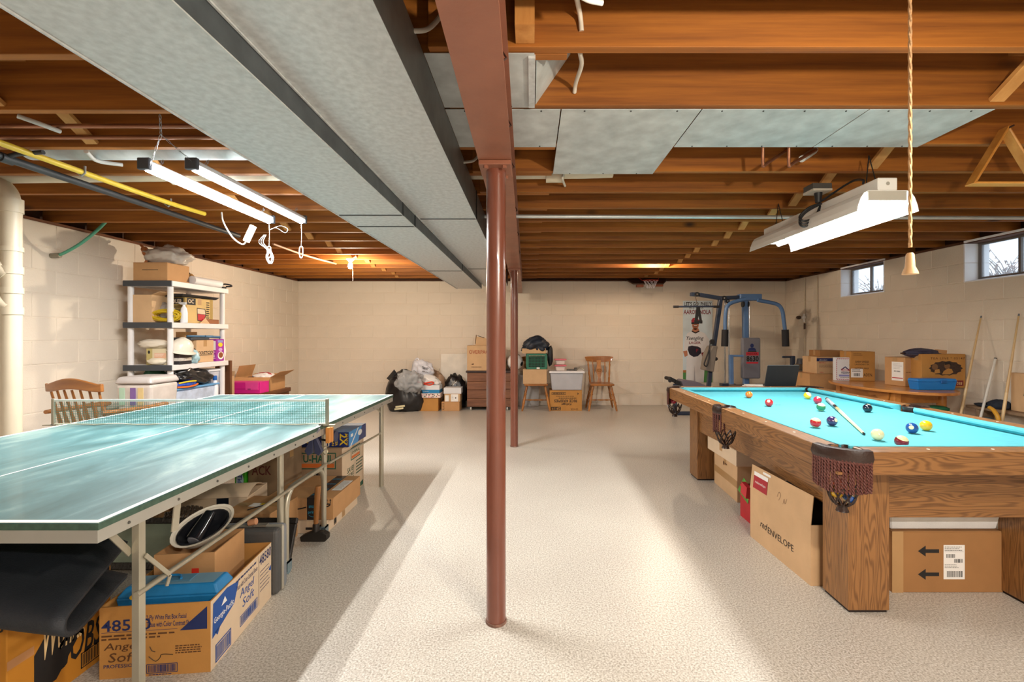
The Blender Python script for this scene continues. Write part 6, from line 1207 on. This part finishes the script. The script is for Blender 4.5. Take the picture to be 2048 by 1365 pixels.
t=thing('spray_bottle','white spray bottle at the front edge of the second shelf','bottle',(-3.625,4.80,z4)); MB().lathe([(0,0),(.032,0),(.034,.02),(.034,.1),(.026,.15),(.012,.175),(.012,.19)],14).build('bottle',mat('white plastic'),t,smooth=True); MB().prism([(-.03,.19),(.02,.19),(.024,.215),(-.05,.215),(-.055,.205)],'Y',-.011,.011).build('trigger_head',mat('pale grey plastic','#c8c8ca',.4),t,bevel=.003)
t=thing('wood_block','reddish wooden block at the far end of the second shelf','block',(-3.66,5.22,z4)); MB().box(-.03,.035,-.08,.12,0,.05).build('block',wood('red block','#6a3c20','#935a30','Y',.6),t,bevel=.003); MB().add([(.04,-.2,.0),(.045,-.05,.0),(.045,-.12,.06)],[(0,1,2)]).build('scrap',KRAFT2(),t,solid=.004)
t=thing('clear_bag','clear bag of odds and ends behind the yellow cord','bag',(-3.78,4.76,z4)); blob('film',mat('clear bag film'),t,(-3.79,4.78,z4+.1),(.07,.05,.1),.3,2,44,floor=z4)
# third tier
t=thing('foam_pads','beige rolled foam pads laid on the small beige box','pad',(-3.86,4.74,z3+.17)); blob('pad',mat('off white foam','#d3c8b6',.8,var=.08),t,(-3.87,4.72,z3+.21),(.16,.07,.045),.18,2,51)
t,w,d,h=carton('beige_box','beige printed box at the near end of the third shelf',-3.90,-3.70,4.66,4.86,z3,.165,0,mat('beige carton','#d4c6a4',.6,var=.06),tape=False); f=face(t,'front',w,d,h); f.rect(0,0,.3,1,mat('olive print','#b4a468',.6,var=0)); f.rect(.4,.4,1,.72,mat('peach print','#d8a888',.6,var=0)); f.ellipse(.13,.78,.06,.1,INK(),1); f.lines(.42,.5,.9,.7,3,WHITE(),.3)
t=thing('white_pillow','small cream pillow lying at the shelf edge','pillow',(-3.79,4.63,z3)); blob('pillow',mat('cream cloth','#ddd2bc',.8,var=.05),t,(-3.78,4.645,z3+.035),(.09,.05,.035),.12,2,52,floor=z3+.001)
t=thing('hard_hat','white hard hat resting on the tapes on the third shelf','helmet',(-3.64,4.78,z3+.12)); hh=mat('white helmet','#e4dccc',.25,var=.02,coat=.4)
Mx=Matrix.Translation((0,0,.02)) @ Matrix.Rotation(R(16),4,'Y'); MB().lathe([(.100,0),(.098,.03),(.088,.075),(.06,.115),(.03,.13),(0,.134)],22,(0,0,0),1,1.15,Mx).build('shell',hh,t,smooth=True); MB().lathe([(.098,.0),(.125,-.012),(.126,-.008),(.099,.006)],22,(0,0,0),1,1.15,Mx).build('brim',hh,t,smooth=True); MB().tube([Mx@Vector((x,-.0,.134*math.sqrt(max(0,1-(x/.1)**2))+.002)) for x in (-.09,-.06,-.03,0,.03,.06,.09)],.007,6).build('ridge',hh,t,smooth=True)
for k,(cc,lb) in enumerate((('#5c6470','grey video case standing under the hard hat'),('#2c2a2e','black video tape lying lowest under the hard hat'),('#d8cfc4','white boxed tape lying above the black tape'),('#3c2c2c','dark tape with a red label, topmost under the hard hat'))):
    x0_,y0_=-3.71,4.70
    if k==0: o=MB().box(x0_-.022,x0_+.008,y0_,y0_+.1,z3,z3+.11).build('video_case',mat('tape '+cc,cc,.4),None,bevel=.002)
    else: o=MB().box(x0_+.012,x0_+.115,y0_,y0_+.17,z3+(k-1)*.034,z3+(k-1)*.034+.032).build('video_tape',mat('tape '+cc,cc,.4,var=.2,vs=40),None,bevel=.002)
    tag(o,lb,'video tape','tapes under the hard hat')
t=thing('blue_bag','crumpled pale blue plastic bag beside the hard hat','bag',(-3.625,4.93,z3)); blob('bag',mat('pale blue film','#a4c4cc',.35,var=.12),t,(-3.63,4.94,z3+.065),(.05,.05,.07),.3,2.2,54,floor=z3)
t,w,d,h=carton('store_carton','tan store carton with bold black lettering on the third shelf',-3.95,-3.64,5.0,5.27,z3,.245,0,KRAFT2()); 
f=face(t,'right',w,d,h); f.text((.05,.36,.95,.5),'COSTCO',INK(),.03,.2); f.rect(.08,.31,.92,.335,INK()); f=face(t,'front',w,d,h); f.text((.86,.5,.97,.64),'O',INK(),.03,.2); f.lines(.8,.38,.97,.46,1,INK(),.6)
t,w,d,h=carton('cereal_box','purple and white cereal box at the far end of the third shelf',-3.72,-3.62,5.29,5.42,z3,.255,0,mat('purple carton','#9a2c98',.5,var=.05),tape=False); f=face(t,'right',w,d,h); f.ellipse(.5,.74,.3,.1,yl); f.rect(.15,.84,.85,.95,mat('lilac print'),0); f.ellipse(.55,.25,.4,.18,WHITE()); f.ellipse(.55,.27,.3,.13,mat('cereal brown','#8a4a24',.6,var=.4,vs=90),1); f.ellipse(.5,.52,.25,.08,mat('pale purple','#c89ad0',.5,var=0)); f=face(t,'front',w,d,h); f.rect(.1,.5,.9,.92,WHITE()); f.lines(.15,.1,.9,.45,5,WHITE(),.5)
t=thing('white_sack','crumpled white bag beside the cereal box','bag',(-3.62,5.43,z3)); blob('bag',mat('white film'),t,(-3.68,5.445,z3+.12),(.05,.03,.14),.25,2,55,floor=z3)
t=thing('flat_tools','dark flat case and blue rods on top of the store carton','tools',(-3.75,5.1,z3+.246)); MB().box(-.12,.1,-.16,.12,0,.03).build('case',dg,t,bevel=.005); MB().cyl((.06,.1,.04),(.09,.3,.03),.014).cyl((.0,-.1,.045),(.08,.2,.04),.012).build('rods',mat('steel blue rod','#3f6a8c',.4),t,smooth=True); MB().box(-.1,-.0,-.12,.06,.031,.09).build('small_box',KRAFT(),t)
# fourth tier
t=thing('clear_tote','clear tote with a blue lid on the fourth shelf','tote',(-3.74,4.98,z2)); MB().frustum((-.13,.12,-.3,.3),(-.15,.135,-.32,.32),0,.16).build('tub',mat('cloudy blue plastic','#b8c4d8',.3,var=.2,vs=14),t,bevel=.012); MB().box(-.165,.145,-.335,.335,.161,.185).build('lid',mat('blue lid plastic','#5f98c8',.4),t,bevel=.008)
t=thing('green_cloth','folded dark green cloth behind the near shelf post','cloth',(-3.9,4.72,z2)); blob('cloth',mat('forest cloth','#27523c',.85,var=.3,vs=10),t,(-3.89,4.75,z2+.2),(.12,.08,.19),.2,2.4,56,floor=z2)
t=thing('black_liner_bag','shiny black plastic bag slumped on the fourth shelf','bag',(-3.7,4.95,z2+.186)); blob('bag',plas,t,(-3.70,4.98,z2+.29),(.11,.27,.10),.3,2.6,57,floor=z2+.187,fn=lambda q:(q.x,q.y,q.z-.35*q.y*.6))
t=thing('bright_cloth','bright multicoloured folded cloth hanging over the blue lid','cloth',(-3.62,4.83,z2+.187)); blob('cloth',mat('blue cartoon cloth','#2348a8',.8,var=.6,vs=45),t,(-3.63,4.82,z2+.215),(.06,.13,.03),.15,2,58,floor=z2+.187); MB().tube(spline([(.02,-.15,.01),(.045,-.05,.006),(.045,.05,.01),(.03,.12,.02)],4),.009,6).build('orange_hem',mat('orange hem','#e06a1c',.7),t,smooth=True); MB().tube(spline([(.02,-.13,.05),(.05,-.02,.06),(.04,.08,.055)],4),.008,6).build('yellow_hem',mat('yellow ink'),t,smooth=True)
t=thing('clear_bin','clear storage bin with a white lid at the far end of the fourth shelf','tote',(-3.80,5.33,z2)); MB().frustum((-.13,.12,-.1,.09),(-.14,.14,-.11,.1),0,.31).build('tub',mat('cloudy plastic bin','#bcbcc4',.3,var=.15,vs=10),t,bevel=.01); MB().box(-.15,.15,-.12,.11,.311,.34).build('lid',mat('white plastic'),t,bevel=.008)
t=thing('detergent_bottle','white bottle with a blue cap on the fourth shelf','bottle',(-3.625,5.27,z2)); MB().lathe([(0,0),(.03,0),(.033,.02),(.033,.14),(.02,.2),(.015,.215)],14).build('bottle',mat('white plastic'),t,smooth=True); MB().lathe([(.02,.216),(.022,.22),(.02,.265),(0,.268)],12).build('cap',mat('blue cap','#2060b0',.4),t,smooth=True)
t=thing('brown_board','dark brown board standing behind the shelving unit','board',(-3.75,5.62,0)); MB().box(-.1,.08,-.02,.02,0,.97).build('board',wood('dark board wood','#4a2a14','#6f4424','Z',.6),t)
# stacked clear tubs at the near side of the shelves
cb_=mat('cloudy clear tub','#c9bfb6',.3,var=.12,vs=9)
t=thing('storage_tub','large cloudy storage tub with grey lid beside the shelving unit','tote',(-3.64,4.37,.44)); MB().frustum((-.145,.145,-.15,.15),(-.165,.165,-.17,.17),0,.39).build('tub',cb_,t,bevel=.03,seg=3); MB().frustum((-.18,.18,-.185,.185),(-.155,.155,-.16,.16),.391,.46).build('lid',mat('grey lid plastic','#bdb6b2',.4),t,bevel=.03,seg=3)
for k,(x,cc) in enumerate(((-.1,'#a9c8b0'),(.0,'#7a5c98'),(.07,'#d8c088'))): MB().box(x-.025,x+.025,-.17,-.1665,.2,.36).build('stored_item',mat('stored '+cc,cc,.6),t)
t=thing('storage_tub','grey storage tub under the cloudy tub, hidden by the table','tote',(-3.64,4.37,0)); MB().frustum((-.15,.15,-.15,.15),(-.17,.17,-.17,.17),0,.40).build('tub',cb_,t,bevel=.03,seg=3); MB().box(-.18,.18,-.18,.18,.401,.438).build('lid',mat('grey lid plastic'),t,bevel=.012)
# captain's chair
t=thing('captains_chair','brown wooden spindle back armchair behind the ping pong net','chair',(-3.51,3.82,0),R(-5))
sw=wood('brown chair wood','#7a4a20','#a86c34','X',.35,8,2,coat=.3,vary=.03); sz=wood('brown spindle wood','#7a4a20','#a86c34','Z',.35,8,2,coat=.3,vary=.03)
MB().prism([(-.24,-.2),(.24,-.2),(.26,.0),(.25,.22),(.1,.26),(-.1,.26),(-.25,.22),(-.26,0)],'Z',.42,.455).build('seat',sw,t,bevel=.012,seg=2)
for sx in (-1,1):
    for sy in (-1,1): MB().turned((sx*.25,sy*.23,0),(sx*.17,sy*.15,.43),LEGP).build('leg',sz,t,smooth=True)
    MB().turned((sx*.225,-.19,.16),(sx*.225,.19,.16),[(0,.01),(.5,.015),(1,.01)],8).build('stretcher',sz,t,smooth=True)
MB().turned((-.22,0,.16),(.22,0,.16),[(0,.01),(.5,.015),(1,.01)],8).build('stretcher',sz,t,smooth=True)
for k in range(7):
    u=(k-3)/3; MB().turned((u*.19,-.17,.45),(u*.205,-.285+.02*u*u,.86),[(0,.011),(.3,.015),(.55,.01),(1,.008)],8).build('spindle',sz,t,smooth=True)
n=16; vs=[]
for i in range(n+1):
    u=i/n*2-1; hgt=.035+.03*(1-u*u)+(.012 if abs(u)>.9 else 0); zc=.875+.03*cos(u*3.2)*.4
    vs+=[(u*.24,-.305+.03*u*u,zc-.02),(u*.24,-.31+.03*u*u,zc+hgt),(u*.24,-.285+.03*u*u,zc+hgt),(u*.24,-.28+.03*u*u,zc-.02)]
MB().add(vs,[(i*4+k,i*4+(k+1)%4,i*4+4+(k+1)%4,i*4+4+k) for i in range(n) for k in range(4)]+[(3,2,1,0),(n*4,n*4+1,n*4+2,n*4+3)]).build('crest_rail',sw,t,bevel=.008,seg=2)
for sx in (-1,1):
    MB().tube(spline([(sx*.24,-.27,.685),(sx*.285,-.1,.68),(sx*.29,.12,.678),(sx*.275,.26,.675)],4),[.016,.017,.018,.018,.018,.018,.018,.019,.02,.022,.024,.026,.02],8).build('arm',sw,t,smooth=True)
    for y in (.05,.14,.22): MB().turned((sx*.225,y*.8,.45),(sx*.285,y,.675),[(0,.012),(.3,.018),(.5,.011),(.7,.017),(1,.01)],8).build('arm_post',sz,t,smooth=True)
# low chest with boxes
t=thing('low_chest','low brown wooden chest against the left wall holding the pink box','chest',(-3.9,6.26,0)); cwd=wood('brown chest wood','#5c3820','#80502e','Y',.5,8,2)
MB().box(-.3,.28,-.6,.62,.03,.44).build('body',cwd,t,bevel=.004); MB().box(-.31,.3,-.62,.635,.441,.5).build('lid',cwd,t,bevel=.006); MB().box(-.29,.27,-.59,.61,0,.03).build('plinth',mat('chest core'),t)
t,w,d,h=carton('pink_box','bright pink box with a flap on the low chest','',-3.9,0,0,1,0,0) if False else carton('pink_box','bright pink box with a tucked flap on the low chest',-4.08,-3.615,6.13,6.34,.501,.15,0,mat('hot pink carton','#d81f8c',.5,var=.06),tape=False); MB().box(.04,.21,-d/2-.004,-d/2,.05,h+.002).build('front_flap',mat('light pink carton','#e8489c',.5,var=.06),t); f=face(t,'front',w,d,h,.006); f.lines(.65,.3,.75,.45,2,INK(),.5); MB().box(-w/2,.04,-d/2-.0015,-d/2,.058,.062).build('seam',mat('dark pink','#8a1058',.5),t)
t,w,d,h=carton('open_carton','open brown carton with raised flaps behind the pink box',-4.12,-3.63,6.40,6.78,.501,.19,0,KRAFT(),{'front':(140,.09),'left':(-20,.17),'right':(60,.16),'back':(80,.1)}); MB().box(.12,.13,d/2-.02,d/2-.01,0,0.01).build('tape',TAPE(),t)
t=thing('white_towel','white bag with red handles in the open carton','bag',(-3.75,6.55,.62)); blob('bag',mat('white film'),t,(-3.80,6.55,.68),(.13,.1,.06),.3,2,61); MB().tube(spline([(-.2,0,.06),(-.12,-.02,.11),(-.05,-.02,.12),(.02,-.02,.12),(.05,0,.09)],4),.014,6).build('red_handle',mat('dark red cloth','#a03038',.6),t,smooth=True); MB().box(-.24,-.02,-.08,-.02,.0,.07).build('dark_box',mat('black purple','#2a2030',.5),t)
t,w,d,h=carton('direct_carton','tan carton printed DIRECT at the far end of the shelving unit',-4.2,-3.86,5.68,5.98,.501,.25,0,KRAFT2(),{'back':(10,.06)}); f=face(t,'front',w,d,h); f.text((.6,.42,.94,.6),'FIRST',mat('orange ink'),.01,.3); f.text((.55,.16,1.0,.34),'DIRECT',INK(),.02,.15)
